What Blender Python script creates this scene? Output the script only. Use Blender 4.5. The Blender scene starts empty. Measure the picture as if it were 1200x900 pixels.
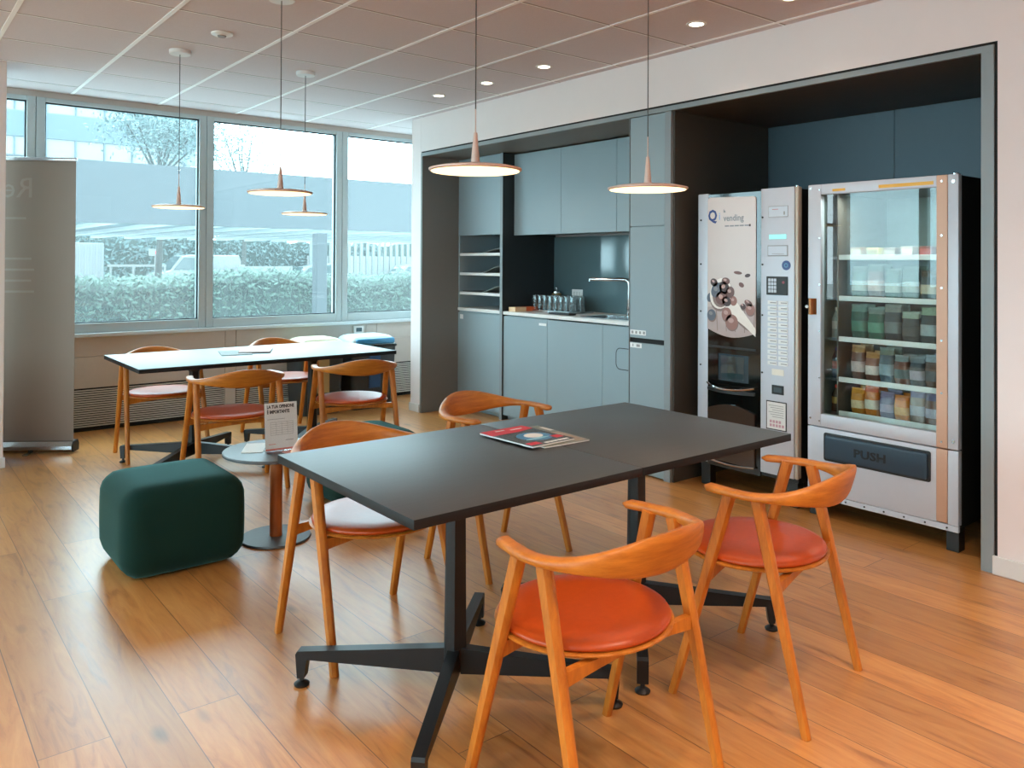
import bpy, bmesh, math, random
from mathutils import Vector, Matrix
rnd = random.Random(7)
PI = math.pi
SC = bpy.context.scene
COL = SC.collection

# ------------------------------------------------------------------ materials
def lin(c):
    return tuple(((v/255)/12.92 if v/255 <= .04045 else ((v/255+.055)/1.055)**2.4) for v in c)

def nodes(name):
    m = bpy.data.materials.new(name); m.use_nodes = True
    nt = m.node_tree; b = nt.nodes['Principled BSDF']
    return m, nt, b

def mat(name, rgb, rough=.5, metal=0, spec=.5, var=.06, scale=30, bump=0, emit=None, estr=0, coat=0, k=1.0):
    """plain procedural paint / plastic / metal with a little noise in colour and relief"""
    m, nt, b = nodes(name)
    c = tuple(v*k for v in lin(rgb))
    tc = nt.nodes.new('ShaderNodeTexCoord')
    n = nt.nodes.new('ShaderNodeTexNoise'); n.inputs['Scale'].default_value = scale; n.inputs['Detail'].default_value = 3
    nt.links.new(tc.outputs['Object'], n.inputs['Vector'])
    mx = nt.nodes.new('ShaderNodeMix'); mx.data_type = 'RGBA'
    mx.inputs[6].default_value = (*[v*(1-var) for v in c], 1); mx.inputs[7].default_value = (*[min(1, v*(1+var)) for v in c], 1)
    nt.links.new(n.outputs['Fac'], mx.inputs[0]); nt.links.new(mx.outputs[2], b.inputs['Base Color'])
    b.inputs['Roughness'].default_value = rough; b.inputs['Metallic'].default_value = metal
    b.inputs['Specular IOR Level'].default_value = spec
    b.inputs['Coat Weight'].default_value = coat; b.inputs['Coat Roughness'].default_value = .1
    if bump:
        bp = nt.nodes.new('ShaderNodeBump'); bp.inputs['Strength'].default_value = bump; bp.inputs['Distance'].default_value = .002
        nt.links.new(n.outputs['Fac'], bp.inputs['Height']); nt.links.new(bp.outputs['Normal'], b.inputs['Normal'])
    if emit:
        b.inputs['Emission Color'].default_value = (*lin(emit), 1); b.inputs['Emission Strength'].default_value = estr
    return m

def wood(name, c1, c2, rough=.45, stretch=(30, 30, 3), spec=.5, bump=.15, coat=0):
    m, nt, b = nodes(name)
    tc = nt.nodes.new('ShaderNodeTexCoord'); mp = nt.nodes.new('ShaderNodeMapping')
    mp.inputs['Scale'].default_value = stretch
    nt.links.new(tc.outputs['Object'], mp.inputs['Vector'])
    n = nt.nodes.new('ShaderNodeTexNoise'); n.inputs['Scale'].default_value = 1.5; n.inputs['Detail'].default_value = 6; n.inputs['Roughness'].default_value = .65
    nt.links.new(mp.outputs['Vector'], n.inputs['Vector'])
    r = nt.nodes.new('ShaderNodeValToRGB'); r.color_ramp.elements[0].position = .3; r.color_ramp.elements[1].position = .7
    r.color_ramp.elements[0].color = (*lin(c1), 1); r.color_ramp.elements[1].color = (*lin(c2), 1)
    nt.links.new(n.outputs['Fac'], r.inputs['Fac']); nt.links.new(r.outputs['Color'], b.inputs['Base Color'])
    bp = nt.nodes.new('ShaderNodeBump'); bp.inputs['Strength'].default_value = bump; bp.inputs['Distance'].default_value = .001
    nt.links.new(n.outputs['Fac'], bp.inputs['Height']); nt.links.new(bp.outputs['Normal'], b.inputs['Normal'])
    b.inputs['Roughness'].default_value = rough; b.inputs['Specular IOR Level'].default_value = spec
    b.inputs['Coat Weight'].default_value = coat; b.inputs['Coat Roughness'].default_value = .56
    return m

def glassy(name, tint=(1, 1, 1), f0=.05, gain=.9, rough=0.0, power=4.0, veil=0):
    """pane: transparent with a view-angle reflection"""
    m = bpy.data.materials.new(name); m.use_nodes = True; nt = m.node_tree
    nt.nodes.remove(nt.nodes['Principled BSDF']); out = nt.nodes['Material Output']
    t = nt.nodes.new('ShaderNodeBsdfTransparent'); t.inputs['Color'].default_value = (*tint, 1)
    g = nt.nodes.new('ShaderNodeBsdfGlossy'); g.inputs['Roughness'].default_value = rough
    lw = nt.nodes.new('ShaderNodeLayerWeight'); lw.inputs['Blend'].default_value = .5
    pw = nt.nodes.new('ShaderNodeMath'); pw.operation = 'POWER'; pw.inputs[1].default_value = power
    ml = nt.nodes.new('ShaderNodeMath'); ml.operation = 'MULTIPLY_ADD'; ml.inputs[1].default_value = gain; ml.inputs[2].default_value = f0
    ml.use_clamp = True
    nt.links.new(lw.outputs['Facing'], pw.inputs[0]); nt.links.new(pw.outputs[0], ml.inputs[0])
    mx = nt.nodes.new('ShaderNodeMixShader')
    nt.links.new(ml.outputs[0], mx.inputs['Fac']); nt.links.new(t.outputs[0], mx.inputs[1]); nt.links.new(g.outputs[0], mx.inputs[2])
    last = mx
    if veil:                      # translucent mix lays a whitish daylight haze over the glass
        tl = nt.nodes.new('ShaderNodeBsdfTranslucent'); tl.inputs['Color'].default_value = (.9, .98, 1, 1)
        last = nt.nodes.new('ShaderNodeMixShader'); last.inputs['Fac'].default_value = veil
        nt.links.new(mx.outputs[0], last.inputs[1]); nt.links.new(tl.outputs[0], last.inputs[2])
    nt.links.new(last.outputs[0], out.inputs['Surface'])
    return m

def emitter(name, rgb, strength):
    m = bpy.data.materials.new(name); m.use_nodes = True; nt = m.node_tree
    nt.nodes.remove(nt.nodes['Principled BSDF'])
    e = nt.nodes.new('ShaderNodeEmission'); e.inputs['Color'].default_value = (*lin(rgb), 1); e.inputs['Strength'].default_value = strength
    nt.links.new(e.outputs[0], nt.nodes['Material Output'].inputs['Surface'])
    return m

# ------------------------------------------------------------------ mesh builder
class MB:
    def __init__(s): s.v = []; s.f = []; s.m = []
    def add(s, verts, faces, mi=0):
        o = len(s.v); s.v += [tuple(p) for p in verts]
        s.f += [tuple(i+o for i in f) for f in faces]; s.m += [mi]*len(faces); return s
    def bm(s, b, mi=0):
        b.verts.index_update()
        return s.add([v.co[:] for v in b.verts], [[v.index for v in f.verts] for f in b.faces], mi)
    def box(s, x0, x1, y0, y1, z0, z1, bev=0, mi=0, seg=2, mtx=None):
        b = bmesh.new(); bmesh.ops.create_cube(b, size=1)
        for v in b.verts: v.co = Vector(((x0+x1)/2+v.co.x*(x1-x0), (y0+y1)/2+v.co.y*(y1-y0), (z0+z1)/2+v.co.z*(z1-z0)))
        if bev: bmesh.ops.bevel(b, geom=list(b.edges), offset=min(bev, .49*min(abs(x1-x0), abs(y1-y0), abs(z1-z0))), segments=seg, profile=.5, affect='EDGES')
        if mtx: bmesh.ops.transform(b, matrix=mtx, verts=b.verts)
        s.bm(b, mi); b.free(); return s
    def loft(s, rings, mi=0, cap=True):
        n = len(rings[0]); vs = [p for r in rings for p in r]; fs = []
        for k in range(len(rings)-1):
            for i in range(n):
                j = (i+1) % n; fs.append((k*n+i, k*n+j, (k+1)*n+j, (k+1)*n+i))
        if cap: fs.append(tuple(range(n))[::-1]); fs.append(tuple((len(rings)-1)*n+i for i in range(n)))
        return s.add(vs, fs, mi)
    def cyl(s, p0, p1, r0, r1=None, seg=16, mi=0):
        r1 = r0 if r1 is None else r1; p0 = Vector(p0); p1 = Vector(p1); d = (p1-p0).normalized()
        a = d.orthogonal().normalized(); b = d.cross(a)
        ring = lambda c, r: [c+a*(r*math.cos(2*PI*i/seg))+b*(r*math.sin(2*PI*i/seg)) for i in range(seg)]
        return s.loft([ring(p0, r0), ring(p1, r1)], mi)
    def lathe(s, prof, c=(0, 0, 0), seg=32, mi=0, sx=1, sy=1, cap=True):
        rings = [[(c[0]+sx*r*math.cos(2*PI*i/seg), c[1]+sy*r*math.sin(2*PI*i/seg), c[2]+z) for i in range(seg)] for r, z in prof]
        return s.loft(rings, mi, cap)
    def tube(s, pts, r, seg=10, mi=0):
        pts = [Vector(p) for p in pts]; rings = []; a = None
        for i, p in enumerate(pts):
            d = (pts[min(i+1, len(pts)-1)]-pts[max(i-1, 0)]).normalized()
            a = d.orthogonal().normalized() if a is None else (a-d*a.dot(d)).normalized()
            b = d.cross(a); rr = r[i] if isinstance(r, (list, tuple)) else r
            rings.append([p+a*(rr*math.cos(2*PI*k/seg))+b*(rr*math.sin(2*PI*k/seg)) for k in range(seg)])
        return s.loft(rings, mi)
    def bar(s, p0, p1, side, w0, d0, w1, d1, mi=0):
        """tapered rounded bar from p0 to p1, `side` = its width direction"""
        p0 = Vector(p0); p1 = Vector(p1); ax = (p1-p0).normalized(); a = Vector(side); a = (a-ax*a.dot(ax)).normalized(); b = ax.cross(a)
        def ring(c, w, d):
            w /= 2; d /= 2; e = .38
            P = [(w, d*(1-2*e)), (w*(1-2*e*.5), d), (-w*(1-2*e*.5), d), (-w, d*(1-2*e)), (-w, -d*(1-2*e)), (-w*(1-2*e*.5), -d), (w*(1-2*e*.5), -d), (w, -d*(1-2*e))]
            return [c+a*x+b*y for x, y in P]
        return s.loft([ring(p0, w0, d0), ring(p1, w1, d1)], mi)
    def prism(s, outline, axis, lo, hi, mi=0):
        """extrude a 2-D outline along axis 0/1/2"""
        def P(u, v, w): return ((w, u, v), (u, w, v), (u, v, w))[axis]
        return s.loft([[P(u, v, lo) for u, v in outline], [P(u, v, hi) for u, v in outline]], mi)
    def build(s, name, mats, parent=None, smooth=None):
        me = bpy.data.meshes.new(name); L = wl(parent)
        me.from_pydata([(p[0]-L.x, p[1]-L.y, p[2]-L.z) for p in s.v], [], s.f)
        mats = mats if isinstance(mats, (list, tuple)) else [mats]
        for m in mats: me.materials.append(m)
        me.polygons.foreach_set('material_index', s.m)
        b = bmesh.new(); b.from_mesh(me); bmesh.ops.recalc_face_normals(b, faces=b.faces); b.to_mesh(me); b.free()
        if smooth:
            me.polygons.foreach_set('use_smooth', [True]*len(me.polygons)); me.set_sharp_from_angle(angle=math.radians(smooth))
        me.update()
        o = bpy.data.objects.new(name, me); COL.objects.link(o)
        if parent: o.parent = parent
        return o

def wl(o):
    L = Vector((0, 0, 0))
    while o is not None: L = L+o.location; o = o.parent
    return L

def tag(o, label=None, cat=None, group=None, kind=None):
    if label: o['label'] = label
    if cat: o['category'] = cat
    if group: o['group'] = group
    if kind: o['kind'] = kind
    return o

def thing(name, label, cat, loc=(0, 0, 0), group=None):
    o = bpy.data.objects.new(name, None); COL.objects.link(o); o.location = loc; o.empty_display_size = .1
    return tag(o, label, cat, group)

def struct(o): o['kind'] = 'structure'; return o

def copy_tree(o, parent=None):
    c = o.copy(); COL.objects.link(c); c.parent = parent
    for ch in list(o.children): copy_tree(ch, c)
    return c

def rrect(u0, u1, v0, v1, r, n=5):
    pts = []
    for cx, cy, a in ((u1-r, v1-r, 0), (u0+r, v1-r, 90), (u0+r, v0+r, 180), (u1-r, v0+r, 270)):
        for k in range(n+1):
            t = math.radians(a+90*k/n); pts.append((cx+r*math.cos(t), cy+r*math.sin(t)))
    return pts

def text_geo(body, size, mtx, thick=.0006, align='LEFT', bold=0):
    """verts, faces of lettering, placed by mtx (text lies in its local xy plane)"""
    cu = bpy.data.curves.new('lettering', 'FONT'); cu.body = body; cu.size = size; cu.align_x = align; cu.extrude = thick; cu.resolution_u = 2; cu.offset = bold
    o = bpy.data.objects.new('lettering', cu); COL.objects.link(o)
    dg = bpy.context.evaluated_depsgraph_get(); dg.update()
    me = bpy.data.meshes.new_from_object(o.evaluated_get(dg))
    vs = [mtx @ v.co for v in me.vertices]; fs = [tuple(p.vertices) for p in me.polygons]
    bpy.data.objects.remove(o); bpy.data.curves.remove(cu); bpy.data.meshes.remove(me)
    return vs, fs

# frames for lettering: facing -x (text runs towards -y), facing -y (text runs towards +x)
def face_mx(x, y, z): return Matrix(((0, 0, -1, x), (-1, 0, 0, y), (0, 1, 0, z), (0, 0, 0, 1)))

# ------------------------------------------------------------------ palette
M = {}
M['wall'] = mat('wall_paint', (228, 217, 214), .75, var=.02, scale=8, bump=.03)
M['base'] = mat('baseboard_paint', (215, 212, 208), .5, var=.02)
M['oak'] = wood('oak_chair', (160, 87, 20), (202, 123, 40), .42, (26, 26, 4))
M['oakrail'] = wood('oak_bent_rail', (160, 87, 20), (202, 123, 40), .42, (4, 12, 40))
M['leather'] = mat('tan_leather', (178, 68, 14), .36, spec=.5, var=.1, scale=60, bump=.08)
M['seatdark'] = mat('seat_edge', (70, 40, 28), .5)
M['black'] = mat('black_metal', (21, 21, 22), .42, spec=.4, var=.05, bump=.05, scale=200)
M['tabletop'] = wood('black_ash_top', (14, 14, 15), (30, 30, 31), .52, (3, 55, 55), spec=1.0, bump=.6, coat=.85)
M['tableedge'] = mat('black_edge', (20, 21, 22), .5, spec=.3)
M['green'] = mat('green_felt', (8, 42, 35), .9, spec=.25, var=.18, scale=250, bump=.3)
_b = M['green'].node_tree.nodes['Principled BSDF']; _b.inputs['Sheen Weight'].default_value = .2; _b.inputs['Sheen Roughness'].default_value = .4; _b.inputs['Sheen Tint'].default_value = (.25, .75, .72, 1)
M['alu'] = mat('window_aluminium', (186, 200, 202), .42, metal=0, var=.03)
M['gasket'] = mat('rubber_gasket', (28, 36, 40), .6)
M['sill'] = mat('sill_board', (206, 216, 220), .3, var=.02)
M['panel'] = mat('sill_panel', (196, 188, 180), .38, metal=0, var=.03)
M['slat'] = mat('grille_slat', (212, 210, 204), .4)
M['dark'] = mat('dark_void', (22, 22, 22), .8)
M['cab'] = mat('cabinet_greyblue', (140, 155, 160), .42, var=.02, scale=6, bump=.02)
M['cabfr'] = mat('niche_frame_grey', (134, 142, 144), .4, var=.02)
M['nicheshade'] = mat('niche_grey_shaded', (70, 66, 60), .55, var=.03)  # niche grey with its shade darkened into the colour
M['sidepan'] = mat('side_panel_grey', (118, 116, 112), .5, var=.03)
M['nicheback'] = mat('niche_back_shaded', (78, 96, 106), .5, var=.03)  # back wall grey, shade worked into its colour
M['inkpanel'] = mat('ink_panel', (34, 42, 46), .5, var=.05)
M['worktop'] = mat('white_worktop', (226, 224, 220), .3, var=.02)
M['splash'] = mat('splash_glass', (84, 104, 108), .07, spec=.6, var=.02)
M['steel'] = mat('brushed_steel', (190, 194, 196), .25, metal=1, var=.04)
M['chrome'] = mat('chrome', (205, 208, 210), .08, metal=1, var=.01)
M['white'] = mat('white_plastic', (228, 228, 226), .4, var=.02)
M['paper'] = mat('paper_white', (226, 224, 220), .7, var=.03)
M['papergrey'] = mat('paper_grey', (120, 124, 118), .6, var=.2, scale=20)
M['ink'] = mat('print_ink', (34, 34, 36), .6)
M['inkgrey'] = mat('print_grey', (150, 148, 146), .6)
M['red'] = mat('print_red', (206, 40, 56), .4)
M['blueprint'] = mat('print_blue', (70, 130, 170), .4)
M['orangebox'] = mat('orange_card', (224, 106, 62), .5)
M['vendsilver'] = mat('vend_silver', (196, 200, 208), .42, metal=.12, var=.02)
M['vendgold'] = mat('vend_bronze', (200, 158, 132), .42, metal=.12, var=.03)
M['vendblack'] = mat('vend_black', (22, 20, 18), .45)
M['vendglossy'] = mat('vend_black_gloss', (16, 15, 14), .06, spec=.6)
M['flap'] = mat('flap_navy', (40, 62, 78), .4, bump=.1, scale=200)
M['glow'] = emitter('lamp_diffuser', (255, 226, 176), 2.6)
M['spotglow'] = emitter('spot_lens', (255, 240, 215), 14)
M['copper'] = mat('lamp_copper', (216, 184, 168), .4, metal=.1)
M['cord'] = mat('lamp_cord', (66, 60, 56), .6)
M['pane'] = glassy('window_glass', (.88, .97, .98), .03, .5, power=5, veil=.028)
M['vpane'] = glassy('vending_glass', (.90, .95, .94), .035, .6, power=4)
M['tumbler'] = glassy('tumbler_glass', (.86, .88, .88), .07, .55, rough=.12, power=2, veil=.12)

# ------------------------------------------------------------------ room shell
XR, YW, H = 4.013, 7.358, 2.748
XL, YB = -4.6, -4.0

# floor: oak planks running towards the windows
def floor_mat():
    m, nt, b = nodes('oak_planks')
    tc = nt.nodes.new('ShaderNodeTexCoord'); mp = nt.nodes.new('ShaderNodeMapping')
    mp.inputs['Rotation'].default_value = (0, 0, PI/2); nt.links.new(tc.outputs['Object'], mp.inputs['Vector'])
    br = nt.nodes.new('ShaderNodeTexBrick'); br.offset = .37; br.offset_frequency = 2
    br.inputs['Color1'].default_value = (0, 0, 0, 1); br.inputs['Color2'].default_value = (1, 1, 1, 1); br.inputs['Mortar'].default_value = (.5, .5, .5, 1)
    br.inputs['Scale'].default_value = 1; br.inputs['Mortar Size'].default_value = .0016; br.inputs['Mortar Smooth'].default_value = .2
    br.inputs['Bias'].default_value = 0; br.inputs['Brick Width'].default_value = 1.9; br.inputs['Row Height'].default_value = .19
    nt.links.new(mp.outputs['Vector'], br.inputs['Vector'])
    # grain, shifted per plank
    sep = nt.nodes.new('ShaderNodeVectorMath'); sep.operation = 'MULTIPLY_ADD'; sep.inputs[1].default_value = (13, 7, 5)
    nt.links.new(br.outputs['Color'], sep.inputs[0]); nt.links.new(mp.outputs['Vector'], sep.inputs[2])
    mp2 = nt.nodes.new('ShaderNodeMapping'); mp2.inputs['Scale'].default_value = (1.6, 13, 1); nt.links.new(sep.outputs[0], mp2.inputs['Vector'])
    n = nt.nodes.new('ShaderNodeTexNoise'); n.inputs['Scale'].default_value = 1.6; n.inputs['Detail'].default_value = 7; n.inputs['Roughness'].default_value = .62; n.inputs['Distortion'].default_value = 1.3
    nt.links.new(mp2.outputs[0], n.inputs['Vector'])
    r = nt.nodes.new('ShaderNodeValToRGB'); cr = r.color_ramp
    cr.elements[0].position = .22; cr.elements[0].color = (*lin((140, 82, 36)), 1)
    cr.elements[1].position = .74; cr.elements[1].color = (*lin((206, 148, 84)), 1)
    e = cr.elements.new(.45); e.color = (*lin((188, 124, 62)), 1)
    nt.links.new(n.outputs['Fac'], r.inputs['Fac'])
    hs = nt.nodes.new('ShaderNodeHueSaturation'); nt.links.new(r.outputs['Color'], hs.inputs['Color'])
    mr = nt.nodes.new('ShaderNodeMapRange'); mr.inputs['To Min'].default_value = .80; mr.inputs['To Max'].default_value = 1.14
    nt.links.new(br.outputs['Color'], mr.inputs['Value']); nt.links.new(mr.outputs[0], hs.inputs['Value'])
    # knots
    mp3 = nt.nodes.new('ShaderNodeMapping'); mp3.inputs['Scale'].default_value = (1.7, 4.2, 1); nt.links.new(sep.outputs[0], mp3.inputs['Vector'])
    vo = nt.nodes.new('ShaderNodeTexVoronoi'); vo.inputs['Scale'].default_value = 1.1; nt.links.new(mp3.outputs[0], vo.inputs['Vector'])
    kr = nt.nodes.new('ShaderNodeMapRange'); kr.inputs['From Min'].default_value = .02; kr.inputs['From Max'].default_value = .13; kr.inputs['To Min'].default_value = .42; kr.inputs['To Max'].default_value = 1
    nt.links.new(vo.outputs['Distance'], kr.inputs['Value'])
    km = nt.nodes.new('ShaderNodeMix'); km.data_type = 'RGBA'; km.blend_type = 'MULTIPLY'; km.inputs[0].default_value = 1
    nt.links.new(hs.outputs[0], km.inputs[6]); nt.links.new(kr.outputs[0], km.inputs[7])
    jm = nt.nodes.new('ShaderNodeMix'); jm.data_type = 'RGBA'; jm.inputs[7].default_value = (*lin((104, 66, 36)), 1)
    nt.links.new(br.outputs['Fac'], jm.inputs[0]); nt.links.new(km.outputs[2], jm.inputs[6])
    nt.links.new(jm.outputs[2], b.inputs['Base Color'])
    rr = nt.nodes.new('ShaderNodeMapRange'); rr.inputs['To Min'].default_value = .26; rr.inputs['To Max'].default_value = .42
    nt.links.new(n.outputs['Fac'], rr.inputs['Value']); nt.links.new(rr.outputs[0], b.inputs['Roughness'])
    b.inputs['Specular IOR Level'].default_value = .5; b.inputs['Coat Weight'].default_value = .5; b.inputs['Coat Roughness'].default_value = .36
    ad = nt.nodes.new('ShaderNodeMath'); ad.operation = 'SUBTRACT'; nt.links.new(n.outputs['Fac'], ad.inputs[0]); nt.links.new(br.outputs['Fac'], ad.inputs[1])
    bp = nt.nodes.new('ShaderNodeBump'); bp.inputs['Strength'].default_value = .12; bp.inputs['Distance'].default_value = .002
    nt.links.new(ad.outputs[0], bp.inputs['Height']); nt.links.new(bp.outputs['Normal'], b.inputs['Normal'])
    return m
struct(MB().box(XL-.1, 5.25, YB-.1, YW+.12, -.1, 0).build('floor', floor_mat()))

# ceiling: mineral tiles 667 x 630 with grooves, plus the lay-in T bars
def ceil_mat():
    m, nt, b = nodes('ceiling_tiles')
    tc = nt.nodes.new('ShaderNodeTexCoord'); sx = nt.nodes.new('ShaderNodeSeparateXYZ'); nt.links.new(tc.outputs['Object'], sx.inputs[0])
    def M_(op, a, v):
        q = nt.nodes.new('ShaderNodeMath'); q.operation = op; nt.links.new(a, q.inputs[0])
        if isinstance(v, (int, float)): q.inputs[1].default_value = v
        else: nt.links.new(v, q.inputs[1])
        return q.outputs[0]
    gy = M_('LESS_THAN', M_('ABSOLUTE', M_('SUBTRACT', M_('MODULO', M_('ADD', sx.outputs['Y'], 63-3.20+.315), .63), .315), 0), .006)
    n = nt.nodes.new('ShaderNodeTexNoise'); n.inputs['Scale'].default_value = 90; nt.links.new(tc.outputs['Object'], n.inputs['Vector'])
    mx = nt.nodes.new('ShaderNodeMix'); mx.data_type = 'RGBA'; mx.inputs[6].default_value = (*lin((206, 196, 198)), 1); mx.inputs[7].default_value = (*lin((216, 207, 209)), 1)
    nt.links.new(n.outputs['Fac'], mx.inputs[0])
    m2 = nt.nodes.new('ShaderNodeMix'); m2.data_type = 'RGBA'; m2.inputs[7].default_value = (*lin((150, 142, 136)), 1)
    nt.links.new(gy, m2.inputs[0]); nt.links.new(mx.outputs[2], m2.inputs[6]); nt.links.new(m2.outputs[2], b.inputs['Base Color'])
    b.inputs['Roughness'].default_value = .9
    return m
struct(MB().box(XL-.1, 5.25, YB-.1, YW+.12, H, H+.1).build('ceiling', ceil_mat()))
M['tbar'] = mat('ceiling_tbar', (248, 247, 245), .5, var=.01)
mb = MB(); x = .598-.667*12
while x < XR-.05:
    mb.box(x-.012, x+.012, YB, YW-.05, H-.003, H); x += .667
struct(mb.build('trim_1', M['tbar']))
mb = MB(); y = 3.20-.63*11
while y < YW-.3:
    mb.box(XL, XR-.0, y+.007, y+.013, H-.002, H); y += .63
struct(mb.build('trim_2', M['tbar']))

# right wall: header over the niches, return wall near the camera, pillar by the window
NZ = 2.416
mb = MB()
mb.box(XR, XR+.16, 1.496, 6.39, NZ+.014, H)
mb.box(XR, 5.25, YB, 1.482, 0, H)
mb.box(XR, XR+.16, 1.482, 1.496, NZ+.014, H)
mb.box(XR, 5.25, 6.392, 6.556, 0, H)
mb.box(5.12, 5.25, 1.482, 6.392, 0, H)
mb.box(XR+.16, 5.12, 1.482, 6.392, NZ+.05, H)
mb.box(5.12, 5.25, 6.556, YW+.1, 0, H)
struct(mb.build('wall_right', M['wall']))
# left side: a second run of windows, out of the picture, that lights the room from the left
mb = MB(); mb.box(XL-.1, XL, YB, YW, 0, .80); mb.box(XL-.1, XL, YB, YW, 2.69, H); mb.box(XL-.1, XL, YB, -3.4, .80, 2.69); mb.box(XL-.1, XL, 7.15, YW, .80, 2.69); struct(mb.build('wall_left', M['wall']))
lw = [-3.4+1.319*k for k in range(9)]
for k in range(8):
    a, b_ = lw[k], lw[k+1]; mb = MB()
    mb.box(XL-.08, XL+.03, a, a+.065, .80, 2.69, .004); mb.box(XL-.08, XL+.03, b_-.065, b_, .80, 2.69, .004)
    mb.box(XL-.08, XL+.03, a+.065, b_-.065, .80, .88, .004); mb.box(XL-.08, XL+.03, a+.065, b_-.065, 2.62, 2.69, .004)
    w = struct(mb.build('window_%d' % (k+11), M['alu']))
    MB().box(XL-.03, XL-.024, a+.063, b_-.063, .878, 2.622).build('glass_pane', M['pane'], w)
struct(MB().box(XL-.1, 5.25, YB-.1, YB, 0, H).build('wall_back', M['wall']))
# baseboards
mb = MB(); mb.box(XR-.014, XR-.0005, YB, 1.500, 0, .085, .003); struct(mb.build('baseboard_right', M['base']))
mb = MB(); mb.box(XR-.012, XR-.0005, 6.394, 6.568, 0, .075, .003); mb.box(XR-.012, 5.1, 6.5565, 6.568, 0, .075, .003); struct(mb.build('baseboard_pillar', M['base']))
# niche lining: grey frame, side panel, ceilings, backs
mb = MB()
mb.box(XR-.004, XR+.02, 1.496, 6.39, 2.385, NZ, .001)
mb.box(XR-.004, XR+.15, 1.496, 1.551, 0, 2.385, .001)
struct(mb.build('trim_3', M['cabfr']))
mb = MB(); mb.box(XR+.003, XR+.03, 1.482, 6.39, NZ+.0005, NZ+.0138); mb.box(XR+.003, XR+.03, 1.4825, 1.4955, 0, NZ+.0005); struct(mb.build('trim_11', M['dark']))  # near-black strips painted in for the shade of the frame gap
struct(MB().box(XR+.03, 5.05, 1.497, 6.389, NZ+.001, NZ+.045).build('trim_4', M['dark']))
struct(MB().box(XR-.002, 5.10, 6.365, 6.3915, 0, 2.385).build('trim_5', M['sidepan']))
struct(MB().box(XR+.02, 5.10, 3.41, 6.365, 2.385, 2.41).build('trim_6', M['sidepan']))
mb = MB(); mb.box(XR+.02, 5.10, 1.551, 3.392, 2.385, 2.41); mb.box(XR+.15, 5.10, 1.5, 1.551, 0, 2.385); struct(mb.build('trim_7', M['nicheshade']))
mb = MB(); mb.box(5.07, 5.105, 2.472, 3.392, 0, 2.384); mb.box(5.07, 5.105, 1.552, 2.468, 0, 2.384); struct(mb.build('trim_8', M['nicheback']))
# square white column at the left edge of the view
mb = MB(); mb.box(.12, .715, 6.39, 6.78, 0, H, .004); struct(mb.build('wall_column', M['wall']))
mb = MB(); mb.box(.108, .727, 6.378, 6.792, 0, .07, .003); struct(mb.build('baseboard_column', M['base']))

# window wall: parapet, sill, convector grilles, windows of aluminium
mb = MB()
mb.box(XL, 5.12, YW, YW+.1, 0, .772)
mb.box(XL, 5.12, YW-.02, YW+.1, 2.70, H)
struct(mb.build('wall_window', M['panel']))
mb = MB(); mb.box(XL, 5.12, YW-.085, YW+.02, .774, .806, .006); struct(mb.build('trim_9', M['sill']))
# cladding panels with open joints
mb = MB(); pz = [(.352, .608), (.612, .77)]
xs = [XL] + [v for v in (-2.75, -2.65, -.11, -.01, 2.53, 2.63, 3.96, 4.08)] + [5.12]
for i in range(len(xs)-1):
    for z0, z1 in pz: mb.box(xs[i]+.002, xs[i+1]-.002, YW-.02, YW-.0005, z0, z1, .001)
for a, b_ in ((2.53, 2.63), (-.11, -.01), (-2.75, -2.65)): mb.box(a+.002, b_-.002, YW-.02, YW-.0005, .0, .35, .001)
struct(mb.build('trim_10', M['panel']))
mull = [-6.97+1.331*i for i in range(10)]          # mullion centres, 1.331 m apart
mull = [1.019+1.3305*k for k in range(-4, 4)]
WZ0, WZ1 = .885, 2.665
for k in range(len(mull)-1):
    a, b_ = mull[k], mull[k+1]
    if k == len(mull)-2: pass
    mb = MB(); fy0, fy1 = YW-.03, YW+.07
    mb.box(a-.069, a-.002, fy0, fy1, .807, 2.70, .004) if k == 0 else None
    mb.box(a+.002, a+.064, fy0, fy1, .807, 2.70, .004)
    mb.box(b_-.064, b_-.002, fy0, fy1, .807, 2.70, .004)
    mb.box(a+.064, b_-.064, fy0, fy1, .807, WZ0, .004)
    mb.box(a+.064, b_-.064, fy0, fy1, WZ1, 2.70, .004)
    w = struct(mb.build('window_%d' % (k+1), M['alu']))
    g = MB(); o_ = .010
    g.box(a+.064, a+.064+o_, fy0+.03, fy0+.045, WZ0, WZ1); g.box(b_-.064-o_, b_-.064, fy0+.02, fy0+.045, WZ0, WZ1)
    g.box(a+.064, b_-.064, fy0+.02, fy0+.045, WZ0, WZ0+o_); g.box(a+.064, b_-.064, fy0+.02, fy0+.045, WZ1-o_, WZ1)
    g.build('gasket', M['gasket'], w)
    MB().box(a+.062, b_-.062, YW+.018, YW+.024, WZ0-.002, WZ1+.002).build('glass_pane', M['pane'], w)
# last bay runs behind the pillar
a, b_ = mull[-1], 5.12
mb = MB()
mb.box(a+.002, a+.064, fy0, fy1, .807, 2.70, .004); mb.box(b_-.064, b_, fy0, fy1, .807, 2.70, .004)
mb.box(a+.064, b_-.064, fy0, fy1, .807, WZ0, .004); mb.box(a+.064, b_-.064, fy0, fy1, WZ1, 2.70, .004)
w = struct(mb.build('window_8', M['alu']))
MB().box(a+.062, b_-.062, YW+.018, YW+.024, WZ0-.002, WZ1+.002).build('glass_pane', M['pane'], w)

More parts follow.
